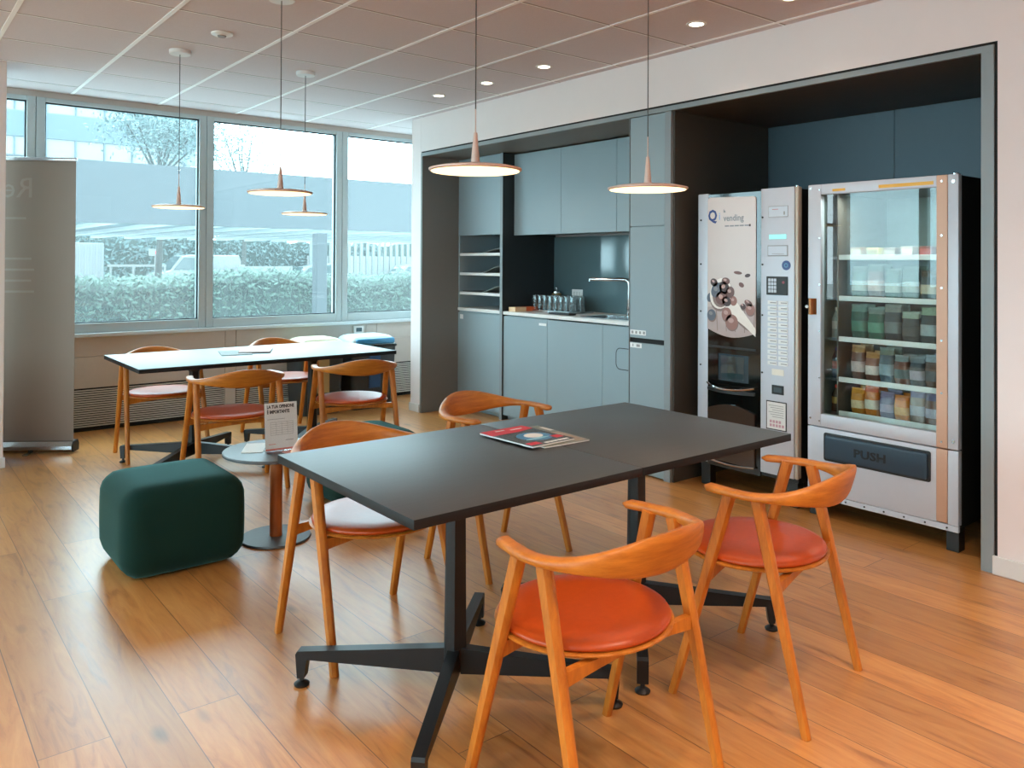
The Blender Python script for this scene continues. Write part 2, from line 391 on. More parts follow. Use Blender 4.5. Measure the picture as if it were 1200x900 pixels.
def grille(x0, x1, label):
    t = thing('convector_grille', label, 'grille', ((x0+x1)/2, YW-.02, .02), 'louvred convector grilles below the windows')
    mb = MB(); n = 17
    for i in range(n):
        z = .04+(.335-.04)*i/(n-1); mb.box(x0+.004, x1-.004, YW-.028, YW-.008, z-.0045, z+.0045, .001)
    mb.build('slats', M['slat'], t)
    mb = MB(); mb.box(x0+.002, x1-.002, YW-.026, YW-.001, .002, .022); mb.box(x0+.002, x1-.002, YW-.026, YW-.001, .341, .350)
    mb.box(x0+.002, x1-.002, YW-.006, YW-.001, .022, .341); mb.build('backing', M['dark'], t)
grille(-.01, 2.53, 'long louvred grille low on the window wall behind the brown banner and left chairs')
grille(2.63, 5.10, 'louvred grille low on the window wall behind the bins')
# thermostat
t = thing('thermostat', 'small white thermostat with grey display on the panel below the window sill', 'thermostat', (3.875, YW-.02, .714))
MB().box(3.815, 3.925, YW-.040, YW-.0199, .672, .756, .006).build('housing', M['white'], t, 40)
MB().box(3.838, 3.902, YW-.042, YW-.0395, .694, .734, .001).build('display', mat('lcd_grey', (70, 96, 104), .2), t)

# ------------------------------------------------------------------ chairs
def make_chair():
    root = thing('oak_armchair', 'x', 'chair')
    # curved back rail with arms: horseshoe sweep, thin flat arms swelling to a tall lens at the back
    N = 40; rings = []; K = 14
    for i in range(N+1):
        s = i/N; u = 2*s-1                      # -1 left tip .. +1 right tip
        au = abs(u)
        if au > .62:                            # straight arm part
            q = (au-.62)/.38; px = math.copysign(.272-.030*q**1.5, u); py = -.045+.145*q
            nx, ny = math.copysign(1, u), .12*q
        else:
            ang = (u/.62)*PI/2; px = .272*math.sin(ang); py = -.045-.225*math.cos(ang)
            nx, ny = math.sin(ang), -math.cos(ang)
        l = math.hypot(nx, ny); nx /= l; ny /= l
        c = max(0, math.cos(min(1, au/.62)*PI/2))**2.9
        ztop = .698+.060*c; zbot = .674-.031*c
        hh = (ztop-zbot)/2; th = .022-.010*c; zc = (ztop+zbot)/2
        tip = 1.0
        if au > .96: tip = math.sqrt(max(.05, 1-((au-.96)/.04)**2*.92))
        ring = []
        for k in range(K):
            a = 2*PI*k/K; ca, sa = math.cos(a), math.sin(a)
            e = .65
            rx = math.copysign(abs(ca)**e, ca)*th*tip; rz = math.copysign(abs(sa)**e, sa)*hh*tip
            lean = .30*rz*c
            ring.append((px+nx*(rx+lean), py+ny*(rx+lean), zc+rz))
        rings.append(ring)
    MB().loft(rings).build('back_rail', M['oakrail'], root, 50)
    for sx in (-1, 1):
        for y0, y1, x0, x1 in ((.195, .008, .276, .252), (-.237, -.078, .262, .252)):
            MB().bar((sx*x0, y0, 0), (sx*x1, y1, .684), (0, 1, 0), .029, .026, .043, .034).build('leg', M['oak'], root, 40)
    # seat rails under the shell, deeper towards the legs
    for y, w in ((.078, .258), (-.138, .254)):
        out = []
        n = 12
        for i in range(n+1): u = -1+2*i/n; out.append((u*w, .4315))
        for i in range(n+1): u = 1-2*i/n; out.append((u*w, .392+.018*(1-u*u)))
        MB().prism(out, 1, y-.011, y+.011).build('seat_rail', M['oak'], root, 40)
    yc = .028
    MB().lathe([(.01, .430), (.18, .431), (.235, .436), (.250, .443), (.251, .447), (.246, .450), (.235, .450), (.01, .448)], (0, yc, 0), 48, sx=1.0, sy=.95).build('seat_shell', M['oak'], root, 35)
    MB().lathe([(.005, .449), (.234, .4495), (.241, .454), (.243, .460), (.239, .466), (.222, .4715), (.16, .472), (.08, .470), (.005, .469)], (0, yc, 0), 48, sx=1.0, sy=.95).build('seat_pad', M['leather'], root, 60)
    return root

chair0 = make_chair()
FG = 'oak armchairs around the black tables'
spots = [
 (1.540, 1.575, 2, 'oak armchair with orange leather seat closest to the camera, before the near table'),
 (2.385, 1.610, 12.5, 'oak armchair with orange seat at the near table, right beside the snack machine'),
 (1.503, 2.725, 184.5, 'oak armchair with pale gleaming seat under the left end of the near table'),
 (2.375, 3.045, 188, 'oak armchair tucked behind the near table past the magazines, facing the camera'),
 (1.790, 5.020, -3, 'oak armchair in front of the far table behind the green pouf, seen from behind'),
 (2.625, 5.050, -9, 'oak armchair at the far table, seen from behind, nearest the white pillar'),
 (1.675, 6.168, 180, 'oak armchair behind the left end of the far table, before the grille'),
 (2.680, 6.330, 185, 'oak armchair behind the right half of the far table in front of the bins'),
]
for i, (x, y, a, lab) in enumerate(spots):
    c = chair0 if i == 0 else copy_tree(chair0)
    c.location = (x, y, 0); c.rotation_euler = (0, 0, math.radians(a)); c['label'] = lab; c['group'] = FG

# ------------------------------------------------------------------ long tables
def table(x0, x1, y0, y1, ped, yp, label, seam=None):
    cx, cy = (x0+x1)/2, (y0+y1)/2
    t = thing('meeting_table', label, 'table', (cx, cy, 0), 'black four-star meeting tables')
    cut = [x0, x1] if seam is None else [x0, seam, x1]
    for i in range(len(cut)-1):
        a, b_ = cut[i]+(0.0006 if i else 0), cut[i+1]-(0.0006 if i < len(cut)-2 else 0)
        o = MB().box(a, b_, y0, y1, .712, .740, .0025).build('tabletop', [M['tabletop'], M['tableedge']], t, 30)
        for p in o.data.polygons: p.material_index = 0 if p.normal.z > .9 else 1
    for px in ped:
        mb = MB()
        mb.bar((px, yp, .085), (px, yp, .660), (1, 0, 0), .078, .060, .066, .052)
        mb.bar((px, yp, .640), (px, yp, .7125), (1, 0, 0), .066, .052, .150, .12)
        c = mb.build('pedestal', M['black'], t, 40)
        for sx in (-1, 1):
            for sy in (-1, 1):
                e = Vector((px+sx*.365, yp+sy*.365, 0)); s = Vector((px+sx*.015, yp+sy*.015, 0)); d = (e-s).normalized(); n = Vector((-d.y, d.x, 0))
                L = (e-s).length
                prof = [(0, .078), (L-.022, .092), (L-.014, .030), (L+.010, .030), (L+.016, .108), (L+.010, .118), (0, .160)]
                mb = MB(); w = [.020, .016]
                r1 = [s+d*u+n*.019+Vector((0, 0, z)) for u, z in prof]; r2 = [s+d*u-n*.019+Vector((0, 0, z)) for u, z in prof]
                mb.loft([r1, r2])
                arm = mb.build('foot_arm', M['black'], t, 30)
                MB().lathe([(.004, .0), (.024, .0), (.026, .006), (.018, .012), (.008, .016), (.008, .032), (.004, .032)], (e.x, e.y, 0), 20).build('glide', M['black'], arm, 40)
    mb = MB()
    mb.box(min(ped), max(ped), yp-.02, yp+.02, .682, .7115); mb.build('under_beam', M['black'], t)
    return t
table(1.105, 2.833, 1.785, 2.675, (1.500, 2.360), 2.165, 'long black table nearest the camera with magazines on it', 1.976)
table(1.288, 3.090, 5.250, 6.190, (1.755, 2.625), 5.700, 'long black table by the windows, its top gleaming pale blue')

# ------------------------------------------------------------------ poufs and round side table
def pouf(x0, x1, y0, y1, z1, label):
    t = thing('pouf', label, 'pouf', ((x0+x1)/2, (y0+y1)/2, 0), 'green square poufs')
    b = bmesh.new(); bmesh.ops.create_cube(b, size=1)
    bmesh.ops.subdivide_edges(b, edges=b.edges, cuts=9, use_grid_fill=True)
    cx, cy, hx, hy, hz = (x0+x1)/2, (y0+y1)/2, (x1-x0)/2, (y1-y0)/2, (z1-.006)/2
    for v in b.verts:
        p = [v.co.x*2*hx, v.co.y*2*hy, v.co.z*2*hz]; R = .085; h = [hx, hy, hz]
        q = [max(-h[i]+R, min(h[i]-R, p[i])) for i in range(3)]; d = Vector([p[i]-q[i] for i in range(3)])
        if d.length > 1e-6: d = d.normalized()*R
        # slight crown of the upholstery
        cr = 1+.03*(1-(2*v.co.x)**2)*(1-(2*v.co.y)**2) if abs(v.co.z) > .49 else 1
        bu = 1+.022*(1-(2*v.co.z)**2)
        v.co = Vector((cx+(q[0]+d.x)*bu, cy+(q[1]+d.y)*bu, .006+hz+(q[2]+d.z)*(cr if v.co.z > 0 else 1)))
    mb = MB(); mb.bm(b); b.free(); mb.build('upholstery', M['green'], t, 80)
    for sx in (x0+.12, x1-.12):
        for sy in (y0+.12, y1-.12): MB().cyl((sx, sy, 0), (sx, sy, .012), .02).build('glide', M['black'], t)
pouf(.862, 1.398, 3.722, 4.262, .405, 'dark green square pouf standing in the open at the left')
pouf(2.055, 2.590, 4.050, 4.590, .405, 'dark green square pouf half hidden behind the near table and a chair')

RX, RY = 1.626, 3.95
t = thing('side_table', 'small round side table with orange wooden post beside the green pouf', 'side table', (RX, RY, 0))
MB().lathe([(.004, .432), (.250, .432), (.262, .437), (.262, .446), (.259, .450), (.004, .450)], (RX, RY, 0), 48).build('tabletop', M['tabletop'], t, 35)
MB().cyl((RX, RY, .014), (RX, RY, .433), .031, seg=24).build('post', wood('post_wood', (150, 74, 28), (178, 96, 40), .4, (20, 20, 3)), t, 40)
MB().lathe([(.004, 0), (.172, 0), (.175, .004), (.172, .012), (.030, .0145), (.004, .0145)], (RX, RY, 0), 48).build('base_plate', M['tabletop'], t, 30)

# survey sign in a stand + leaflets on the side table
t = thing('sign_stand', 'upright white survey sign in a clear stand on the round side table', 'sign', (1.635, 3.90, .450))
mt = Matrix.Translation((1.635, 3.90, .450)) @ Matrix.Rotation(math.radians(-6), 4, 'Z') @ Matrix.Rotation(math.radians(-7), 4, 'X')
mb = MB(); mb.box(-.082, .082, .001, .003, .004, .240, mtx=mt); mb.build('sheet', M['paper'], t)
mb = MB(); mb.box(-.086, .086, -.002, .0005, .002, .244, mtx=mt); mb.box(-.086, .086, .0035, .0055, .002, .244, mtx=mt); mb.box(-.086, .086, -.002, .0055, 0, .002, mtx=mt)
mb.box(-.086, .086, -.05, .05, 0, .003, mtx=Matrix.Translation((1.635, 3.90, .4503)) @ Matrix.Rotation(math.radians(-6), 4, 'Z'))
mb.build('clear_holder', glassy('acrylic', (.97, .98, .98), .02, .5, power=5), t)
lm = mt @ Matrix(((1, 0, 0, 0), (0, 0, -1, .0008), (0, 1, 0, 0), (0, 0, 0, 1)))
mb = MB()
for body, x_, z_, sz in (('LA TUA OPINIONE', -.070, .214, .0165), ('\u00c8 IMPORTANTE', -.070, .188, .0165)):
    vs, fs = text_geo(body, sz, lm @ Matrix.Translation((x_, z_, 0)) @ Matrix.Scale(1.35, 4, (0, 1, 0)), .0003, bold=.0007); mb.add(vs, fs, 0)
for r_ in range(7): mb.box(-.055, .060, .0004, .0012, .143-r_*.0105, .1445-r_*.0105, mi=1, mtx=mt)
for c_ in range(5): mb.box(-.055+c_*.0287, -.054+c_*.0287, .0004, .0012, .080, .1445, mi=1, mtx=mt)
mb.box(-.07, .02, .0004, .0012, .158, .160, mi=1, mtx=mt); mb.box(.02, .06, .0004, .0012, .05, .053, mi=1, mtx=mt); mb.box(-.065, -.03, .0004, .0012, .034, .037, mi=2, mtx=mt)
mb.box(-.082, .082, .0004, .0012, .005, .014, mi=2, mtx=mt)
mb.build('lettering', [M['ink'], M['inkgrey'], mat('print_salmon', (214, 120, 110), .6)], t)
def sheet_stack(name, label, cat, x, y, z, w, d, h, a, m, grp=None, curl=0):
    t = MB(); mt = Matrix.Translation((x, y, z)) @ Matrix.Rotation(math.radians(a), 4, 'Z')
    t.box(-w/2, w/2, -d/2, d/2, 0, h, min(.001, h*.3), mtx=mt)
    o = t.build(name, m); tag(o, label, cat, grp); return o
sheet_stack('leaflet', 'white leaflet lying on the round side table left of the survey sign', 'leaflet', 1.545, 4.035, .4503, .105, .21, .003, -28, M['paper'])
sheet_stack('booklet', 'thin booklet with a pink cover under the survey sign on the side table', 'booklet', 1.700, 3.83, .4503, .15, .10, .004, 12, mat('pink_cover', (206, 140, 132), .5))

# ------------------------------------------------------------------ magazines
t = thing('magazine', 'top magazine on the near table with red, grey and blue cover', 'magazine', (1.94, 2.345, .7465))
mt = Matrix.Translation((1.945, 2.342, .7470)) @ Matrix.Rotation(math.radians(3), 4, 'Z')
MB().box(-.108, .108, -.148, .148, 0, .006, .002, mtx=mt).build('pages', M['paper'], t)
mb = MB(); mb.box(-.1085, .1085, -.1485, .1485, .006, .0067, mtx=mt, mi=0)
def flat(pts, z, mi): mb.add([mt @ Vector((u, v, z)) for u, v in pts]+[mt @ Vector((u, v, z+.0002)) for u, v in pts], [tuple(range(len(pts))), tuple(range(len(pts), 2*len(pts)))]+[(i, (i+1) % len(pts), len(pts)+(i+1) % len(pts), len(pts)+i) for i in range(len(pts))], mi)
ell = lambda cx, cy, a, b_, n=20: [(cx+a*math.cos(2*PI*i/n), cy+b_*math.sin(2*PI*i/n)) for i in range(n)]
flat([(-.1085, .1485), (.1085, .1485), (.1085, .082), (.02, .066), (-.1085, .118-.05)], .0068, 1)
flat(ell(.012, -.030, .072, .066), .0068, 2); flat(ell(.018, -.018, .040, .034), .0071, 3); flat(ell(.0, -.062, .058, .010), .0071, 4)
flat([(-.10, -.135), (-.045, -.135), (-.045, -.10), (-.10, -.10)], .0068, 1); flat([(-.03, -.138), (.09, -.138), (.09, -.124), (-.03, -.124)], .0068, 3)
flat([(.06, -.10), (.10, -.10), (.10, -.06), (.06, -.06)], .0071, 1)
flat([(-.05, .118), (-.005, .118), (-.005, .128), (-.05, .128)], .0070, 3); flat([(.015, .105), (.075, .105), (.075, .116), (.015, .116)], .0070, 3)
mb.build('cover', [mat('cover_grey', (88, 92, 94), .25), M['red'], M['blueprint'], M['paper'], mat('print_cyan', (150, 200, 215), .3)], t)
t = thing('magazine', 'lower magazine on the near table, pale edge peeping out to the right', 'magazine', (2.01, 2.33, .7403))
mt = Matrix.Translation((2.010, 2.335, .7403)) @ Matrix.Rotation(math.radians(-2), 4, 'Z')
MB().box(-.108, .108, -.158, .158, 0, .005, .002, mtx=mt).build('pages', M['paper'], t)
mb = MB(); mb.box(-.1085, .1085, -.1585, .1585, .005, .0058, mtx=mt, mi=0)
flat([(.05, -.15), (.10, -.15), (.10, .02), (.05, .02)], .0059, 1); flat([(.086, .05), (.106, .05), (.106, .12), (.086, .12)], .0059, 2)
mb.build('cover', [mat('cover_olive', (128, 132, 120), .3), mat('cover_sand', (170, 150, 128), .35), M['paper']], t)
sheet_stack('magazine', 'grey magazine on the far table, left of the pink one', 'magazine', 2.065, 5.78, .7403, .21, .30, .004, -14, M['papergrey'])
sheet_stack('magazine', 'magazine with pale pink cover on the far table', 'magazine', 2.235, 5.82, .7446, .22, .30, .008, -26, mat('pale_pink', (216, 196, 196), .5))

# ------------------------------------------------------------------ pendants, downlights, detector
def make_pendant():
    r = thing('pendant_lamp', 'x', 'lamp')
    R = .160
    MB().lathe([(.004, .016), (.05, .0155), (.13, .011), (R, .004), (R, -.001), (R-.004, -.004), (.004, -.004)], seg=48).build('disc_shade', M['copper'], r, 40)
    MB().lathe([(.003, -.0045), (R-.007, -.0045), (R-.009, -.0065), (.003, -.0080)], seg=48).build('diffuser', M['glow'], r, 60)
    MB().lathe([(.004, .014), (.017, .014), (.016, .020), (.0062, .128), (.004, .130), (.0022, .131), (.0022, .21)], seg=20).build('stem', M['copper'], r, 40)
    MB().cyl((0, 0, .150), (0, 0, H-.024-1.695), .0022, seg=6).build('cord', M['cord'], r)
    MB().lathe([(.004, H-.0005-1.695), (.066, H-.0005-1.695), (.066, H-.022-1.695), (.062, H-.026-1.695), (.004, H-.026-1.695)], seg=32).build('canopy', M['white'], r, 40)
    return r
p0 = make_pendant()
for i, (x, y, lab) in enumerate([
 (1.628, 2.244, 'large-looking flat disc pendant lamp over the left half of the near table'),
 (2.446, 2.190, 'flat disc pendant lamp over the right half of the near table'),
 (1.617, 3.904, 'flat disc pendant lamp over the round side table, before the middle window'),
 (1.538, 5.338, 'flat disc pendant lamp over the left end of the far table'),
 (2.408, 5.378, 'flat disc pendant lamp over the right part of the far table')]):
    c = p0 if i == 0 else copy_tree(p0)
    c.location = (x, y, (1.725, 1.706, 1.752, 1.748, 1.742)[i]); c['label'] = lab; c['group'] = 'flat disc pendant lamps'
    for ch in c.children:
        if ch.name.startswith(('canopy', 'cord')): ch.location.z = 1.695-c.location.z

def spot_lamp(name, loc, power, col, size=2.2):
    l = bpy.data.lights.new(name, 'SPOT'); l.energy = power; l.color = col; l.spot_size = size; l.spot_blend = .8; l.shadow_soft_size = .06
    o = bpy.data.objects.new(name, l); COL.objects.link(o); o.location = loc; return o
WARM = (1.0, .77, .60)
SPOT_W = 100
dl = thing('downlight', 'x', 'lamp')
MB().lathe([(.040, -.0005), (.040, -.004), (.056, -.004), (.058, -.0005)], seg=32, cap=False).build('trim_ring', M['white'], dl, 40)
MB().lathe([(.003, -.002), (.040, -.002), (.040, -.0006), (.003, -.0006)], seg=24).build('lens', M['spotglow'], dl)
vis = [(3.61, 2.285, 'recessed ceiling spot at the top edge of the picture, nearest the camera'),
       (3.61, 2.874, 'recessed ceiling spot above the snack machine'),
       (3.60, 4.168, 'recessed ceiling spot above the kitchen worktop, nearest the tall cabinet'),
       (3.60, 4.821, 'recessed ceiling spot above the upper cabinets, middle of three'),
       (3.58, 5.442, 'recessed ceiling spot nearest the window, above the open shelves')]
hid = [(1.9, -2.0), (1.7, .1), (2.3, .75), (1.0, .75), (-.3, .75), (2.3, -1.0), (.6, -1.0), (-1.4, 1.0), (-1.4, -1.0), (2.6, -2.4), (.6, -2.6)]  # unseen spots added to brighten the room
for i, d in enumerate(vis + hid):
    c = dl if i == 0 else copy_tree(dl)
    c.location = (d[0], d[1], H)
    c['label'] = d[2] if len(d) > 2 else 'ceiling spot added out of view to brighten the room'
    c['group'] = 'recessed ceiling spots'
    s = spot_lamp('spot_bulb', (d[0], d[1], H-.02), SPOT_W*(.16 if i < 5 else 1.0), WARM)
t = thing('smoke_detector', 'round white ceiling detector above the left pendants', 'detector', (1.611, 4.77, H))
MB().lathe([(.004, H-.0005), (.062, H-.0005), (.062, H-.008), (.045, H-.016), (.004, H-.016)], (1.611, 4.77, 0), 32).build('housing', M['white'], t, 40)
MB().lathe([(.003, H-.0158), (.026, H-.0158), (.022, H-.024), (.003, H-.024)], (1.611, 4.77, 0), 24).build('sensor', M['inkgrey'], t, 40)

# ------------------------------------------------------------------ roll-up banner
bx, by = Vector((1.186, 6.592, 0)), None
d = Vector((-.826, .563, 0)).normalized(); n = Vector((-d.y, d.x, 0)); n = n if n.y < 0 else -n     # n faces the room
t = thing('rollup_banner', 'grey-brown roll-up banner standing by the white column, seen from behind', 'banner', (bx.x+d.x*.42, bx.y+d.y*.42, 0))
def bb(u0, u1, w0, w1, z0, z1, bev=0):
    mtx = Matrix(((d.x, n.x, 0, bx.x), (d.y, n.y, 0, bx.y), (0, 0, 1, 0), (0, 0, 0, 1)))
    return mtx, (u0, u1, w0, w1, z0, z1, bev)
def bbox(mb, *a, mi=0):
    mtx, q = bb(*a); mb.box(*q[:6], bev=q[6], mtx=mtx, mi=mi); return mb
def banner_mat():
    m, nt, b = nodes('banner_film')
    b.inputs['Base Color'].default_value = (*lin((150, 130, 118)), 1); b.inputs['Roughness'].default_value = .42
    tr = nt.nodes.new('ShaderNodeBsdfTranslucent'); tr.inputs['Color'].default_value = (*lin((190, 180, 170)), 1)
    mx = nt.nodes.new('ShaderNodeMixShader'); mx.inputs['Fac'].default_value = .4
    nt.links.new(b.outputs[0], mx.inputs[1]); nt.links.new(tr.outputs[0], mx.inputs[2]); nt.links.new(mx.outputs[0], nt.nodes['Material Output'].inputs['Surface'])
    return m
bbox(MB(), .012, .84, -.001, .001, .085, 2.135).build('banner_sheet', banner_mat(), t)
mb = MB(); prof = [(-.045, .012), (.035, .012), (.052, .03), (.052, .055), (.03, .085), (-.03, .090), (-.05, .06)]
ring = lambda u: [bx+d*u+n*w_+Vector((0, 0, z_)) for w_, z_ in prof]
mb.loft([ring(.004), ring(.85)]); mb.build('cassette', M['steel'], t, 30)
mb = MB(); mb.loft([ring(-.006), ring(.004)]); mb.build('end_cap', M['black'], t, 30)
bbox(MB(), .006, .846, -.010, .010, 2.128, 2.155, .004).build('top_rail', M['steel'], t, 40)
for u_ in (.28, .60): bbox(MB(), u_, u_+.035, -.11, .115, 0, .012, .003).build('foot', M['steel'], t)
lm = Matrix(((d.x, 0, n.x, bx.x+n.x*.0012), (d.y, 0, n.y, bx.y+n.y*.0012), (0, 1, 0, 0), (0, 0, 0, 1)))   # runs right-to-left: print shows through mirrored
bp_ = mat('banner_print', (178, 168, 160), .45)
mb = MB(); vs, fs = text_geo('Re', .21, lm @ Matrix.Translation((.305, 1.86, 0)), .0003); mb.add(vs, fs); mb.build('mirrored_lettering', bp_, t)
for k, (z_, L_) in enumerate(((1.70, .3), (1.405, .35), (1.325, .38), (1.245, .36), (1.165, .36))):
    bbox(MB(), .30+(.06 if k == 0 else .02*(k % 2)), .62+.02*k, .0009, .0014, z_, z_+.016).build('print_line', bp_, t)

# ------------------------------------------------------------------ bins by the window
M['lidpale'] = mat('lid_pale', (206, 226, 232), .3)
def bin_(x0, x1, y0, y1, lidm, label, stripe):
    cx, cy = (x0+x1)/2, (y0+y1)/2
    t = thing('recycling_bin', label, 'bin', (cx, cy, 0), 'recycling bins below the window')
    def rr(sc, z): return [(cx+(u-cx)*sc, cy+(v-cy)*sc, z) for u, v in rrect(x0, x1, y0, y1, .05)]
    MB().loft([rr(.86, 0), rr(.87, .01), rr(.99, .575), rr(1.0, .585)]).build('body', mat('bin_grey', (46, 50, 52), .5), t, 40)
    MB().loft([rr(1.03, .585), rr(1.04, .59), rr(1.04, .605), rr(1.0, .609)]).build('rim', M['black'], t, 40)
    rings = []
    for k in range(7):
        a = PI/2*k/6; s = .97*(math.cos(a)**.35 if k < 6 else .25); rings.append(rr(max(s, .25), .609+.092*math.sin(a)))
    MB().loft(rings).build('lid', M['lidpale'] if cx > 3.5 else lidm, t, 50)
    MB().box(x0+.05, x1-.03, y0-.012, y0+.05, .612, .672, .020, seg=3).build('lid_flap', lidm, t, 40)
    mb = MB(); mb.box(cx-.06, cx+.06, y0+.0, y0+.012, .20, .52, .003); mb.build('front_stripe', stripe, t)
bin_(3.535, 4.025, 6.82, 7.20, mat('lid_blue', (52, 132, 176), .3), 'dark recycling bin with a blue lid behind the far table', mat('stripe_blue', (26, 66, 104), .4))
bin_(3.030, 3.470, 6.82, 7.20, mat('lid_cream', (224, 216, 184), .4), 'dark recycling bin with a cream lid behind the far table, left of the blue one', mat('stripe_tan', (166, 142, 92), .5))

# ------------------------------------------------------------------ kitchen in the left niche
XF, XU = 4.42, 4.535                # front plane of base units, of upper units
YS = 5.672                          # side panel between open shelves and counter
def door(mb_x, y0, y1, z0, z1, name, parent, m=None, th=.018):
    return MB().box(mb_x, mb_x+th, y0+.0015, y1-.0015, z0, z1, .0015).build(name, m or M['cab'], parent)
# open shelf unit
t = thing('shelf_cabinet', 'tall grey cabinet at the left of the kitchen niche with three white open shelves', 'cabinet', (4.7, 6.02, 0))
mb = MB()
mb.box(XF+.02, 5.04, 5.69, 6.364, .06, .94); mb.box(XF+.02, 5.04, 5.69, 6.364, 1.67, 2.384)
mb.box(4.98, 5.04, 5.69, 6.364, .97, 1.67); mb.box(XF+.005, 4.98, 6.346, 6.364, .97, 1.67)
mb.box(XF+.06, 5.04, 5.69, 6.364, 0, .06)
mb.build('carcass', M['cab'], t)
MB().box(XF-.012, 5.04, 5.655, 5.689, 0, 2.384, .001).build('side_panel', M['inkpanel'], t)
MB().box(XF-.016, XF-.0115, 5.654, 5.690, 0, 2.384, .001).build('edge_strip', M['cabfr'], t)
door(XF, 5.692, 6.362, .045, .925, 'lower_door', t); door(XF, 5.692, 6.362, 1.655, 2.380, 'upper_door', t)
MB().box(XF-.004, 4.98, 5.69, 6.362, .941, .969, .002).build('worktop_shelf', M['worktop'], t)
for z in (1.095, 1.278, 1.462): MB().box(XF+.006, 4.978, 5.69, 6.344, z, z+.026, .002).build('shelf', M['worktop'], t)
MB().box(XF-.003, XF+.001, 6.275, 6.325, .862, .905, .002).build('lock_plate', M['white'], t)
# magazines lying on the shelves
def curled(x, y, z, w, d_, h, lab):
    mb = MB(); n = 10; rings = []
    for i in range(n+1):
        u = i/n; yy = y-d_*u; zz = z+.001+h*math.sin(u*PI*.5)**1.6
        rings.append([(x, yy, zz), (x+w, yy, zz), (x+w, yy, zz+.005), (x, yy, zz+.005)])
    tag(mb.loft(rings).build('brochure', M['papergrey'], None, 60), lab, 'brochure', 'brochures on the open shelves')
def flatmag(x, y, z, lab, m):
    tag(MB().box(x, x+.21, y-.30, y, z+.0005, z+.008, .001).build('brochure', m), lab, 'brochure', 'brochures on the open shelves')
for z, nm in ((1.121, 'lowest'), (1.304, 'middle'), (1.488, 'top')):
    flatmag(XF+.03, 6.33, z, 'dark brochure lying flat on the %s white open shelf' % nm, M['papergrey'] if nm == 'x' else mat('dark_cover', (52, 56, 58), .4))
    curled(XF+.03, 6.02, z, .21, .30, .062 if nm != 'top' else .040, 'grey brochure with a curled-up end on the %s white open shelf' % nm)
# base units
for i, (a, b_) in enumerate(((5.060, 5.655), (4.412, 5.060), (3.770, 4.412))):
    lab = ['grey base cabinet next to the open shelves, small white label on its door',
           'middle grey base cabinet under the worktop',
           'grey base cabinet beside the tall cabinet, rounded hatch in its door'][i]
    t = thing('base_cabinet', lab, 'cabinet', (4.7, (a+b_)/2, 0), 'base cabinets of the kitchenette')
    MB().box(XF+.02, 5.02, a+.001, b_-.001, .10, .70 if i else .93).build('carcass', M['cab'], t)
    MB().box(XF+.055, 5.02, a+.001, b_-.001, 0, .0995).build('plinth', M['cab'] if i else M['cab'], t)
    dr = door(XF, a, b_, .045, .925, 'door', t)
    if i == 0: MB().box(XF-.002, XF+.001, 5.072, 5.165, .872, .893, .0005).build('label_strip', M['white'], dr)
    if i == 2:
        out = rrect(4.10, 4.270, .600, .765, .045); inn = rrect(4.106, 4.264, .606, .759, .039); nn = len(out)
        mb = MB(); vs = [(XF-.0008, u, v) for u, v in out]+[(XF-.0008, u, v) for u, v in inn]+[(XF+.001, u, v) for u, v in out]+[(XF+.001, u, v) for u, v in inn]
        fs = []
        for k in range(nn):
            j = (k+1) % nn; fs += [(k, j, nn+j, nn+k), (2*nn+k, 2*nn+j, j, k), (nn+k, nn+j, 3*nn+j, 3*nn+k), (2*nn+k, 3*nn+k, 3*nn+j, 2*nn+j)]
        mb.add(vs, fs); mb.build('hatch_outline', M['ink'], dr)
# worktop with a cut-out for the sink
SX0, SX1, SY0, SY1 = 4.50, 4.84, 4.15, 4.78
t = thing('worktop', 'thin white worktop of the kitchenette with a sink cut into it', 'worktop', (4.7, 4.7, .935))
mb = MB(); z0, z1 = .938, .966
mb.box(XF-.006, SX0, 3.755, 5.654, z0, z1, .002); mb.box(SX1, 5.018, 3.755, 5.654, z0, z1, .002)
mb.box(SX0, SX1, 3.755, SY0, z0, z1); mb.box(SX0, SX1, SY1, 5.654, z0, z1); mb.build('slab', M['worktop'], t)
t = thing('sink', 'steel sink basin set in the white worktop below the tap', 'sink', ((SX0+SX1)/2, (SY0+SY1)/2, .78))
mb = MB()
o = rrect(SX0+.002, SX1-.002, SY0+.002, SY1-.002, .04); k = [(SX0+.01+(u-SX0)*.9, SY0+.02+(v-SY0)*.93) for u, v in o]
rings = [[(u, v, .9665) for u, v in o], [(u, v, .968) for u, v in o], [(u, v, .966) for u, v in k], [(u, v, .80) for u, v in k], [(SX0+.03+(u-SX0)*.8, SY0+.05+(v-SY0)*.84, .785) for u, v in o], [((SX0+SX1)/2+(u-(SX0+SX1)/2)*.06, (SY0+SY1)/2+(v-(SY0+SY1)/2)*.06, .780) for u, v in o]]
mb.loft(rings, cap=False); mb.build('basin', M['steel'], t, 40)
MB().lathe([(.003, .781), (.03, .781), (.034, .784), (.03, .787), (.003, .785)], ((SX0+SX1)/2, (SY0+SY1)/2, 0), 20).build('drain', M['chrome'], t, 40)
t = thing('tap', 'tall chrome kitchen tap with square spout behind the sink', 'tap', (4.90, 4.585, .966))
mb = MB(); mb.lathe([(.004, .9662), (.028, .9662), (.028, .974), (.019, .976), (.019, 1.05), (.004, 1.05)], (4.90, 4.585, 0), 24); mb.build('base', M['chrome'], t, 40)
P = [(4.90, 4.585, 1.04), (4.90, 4.585, 1.225)]
for k in range(1, 7):
    a = PI/2*k/6; q = .04*(1-math.cos(a)); P.append((4.90-.45*q, 4.585+.89*q, 1.225+.04*math.sin(a)))
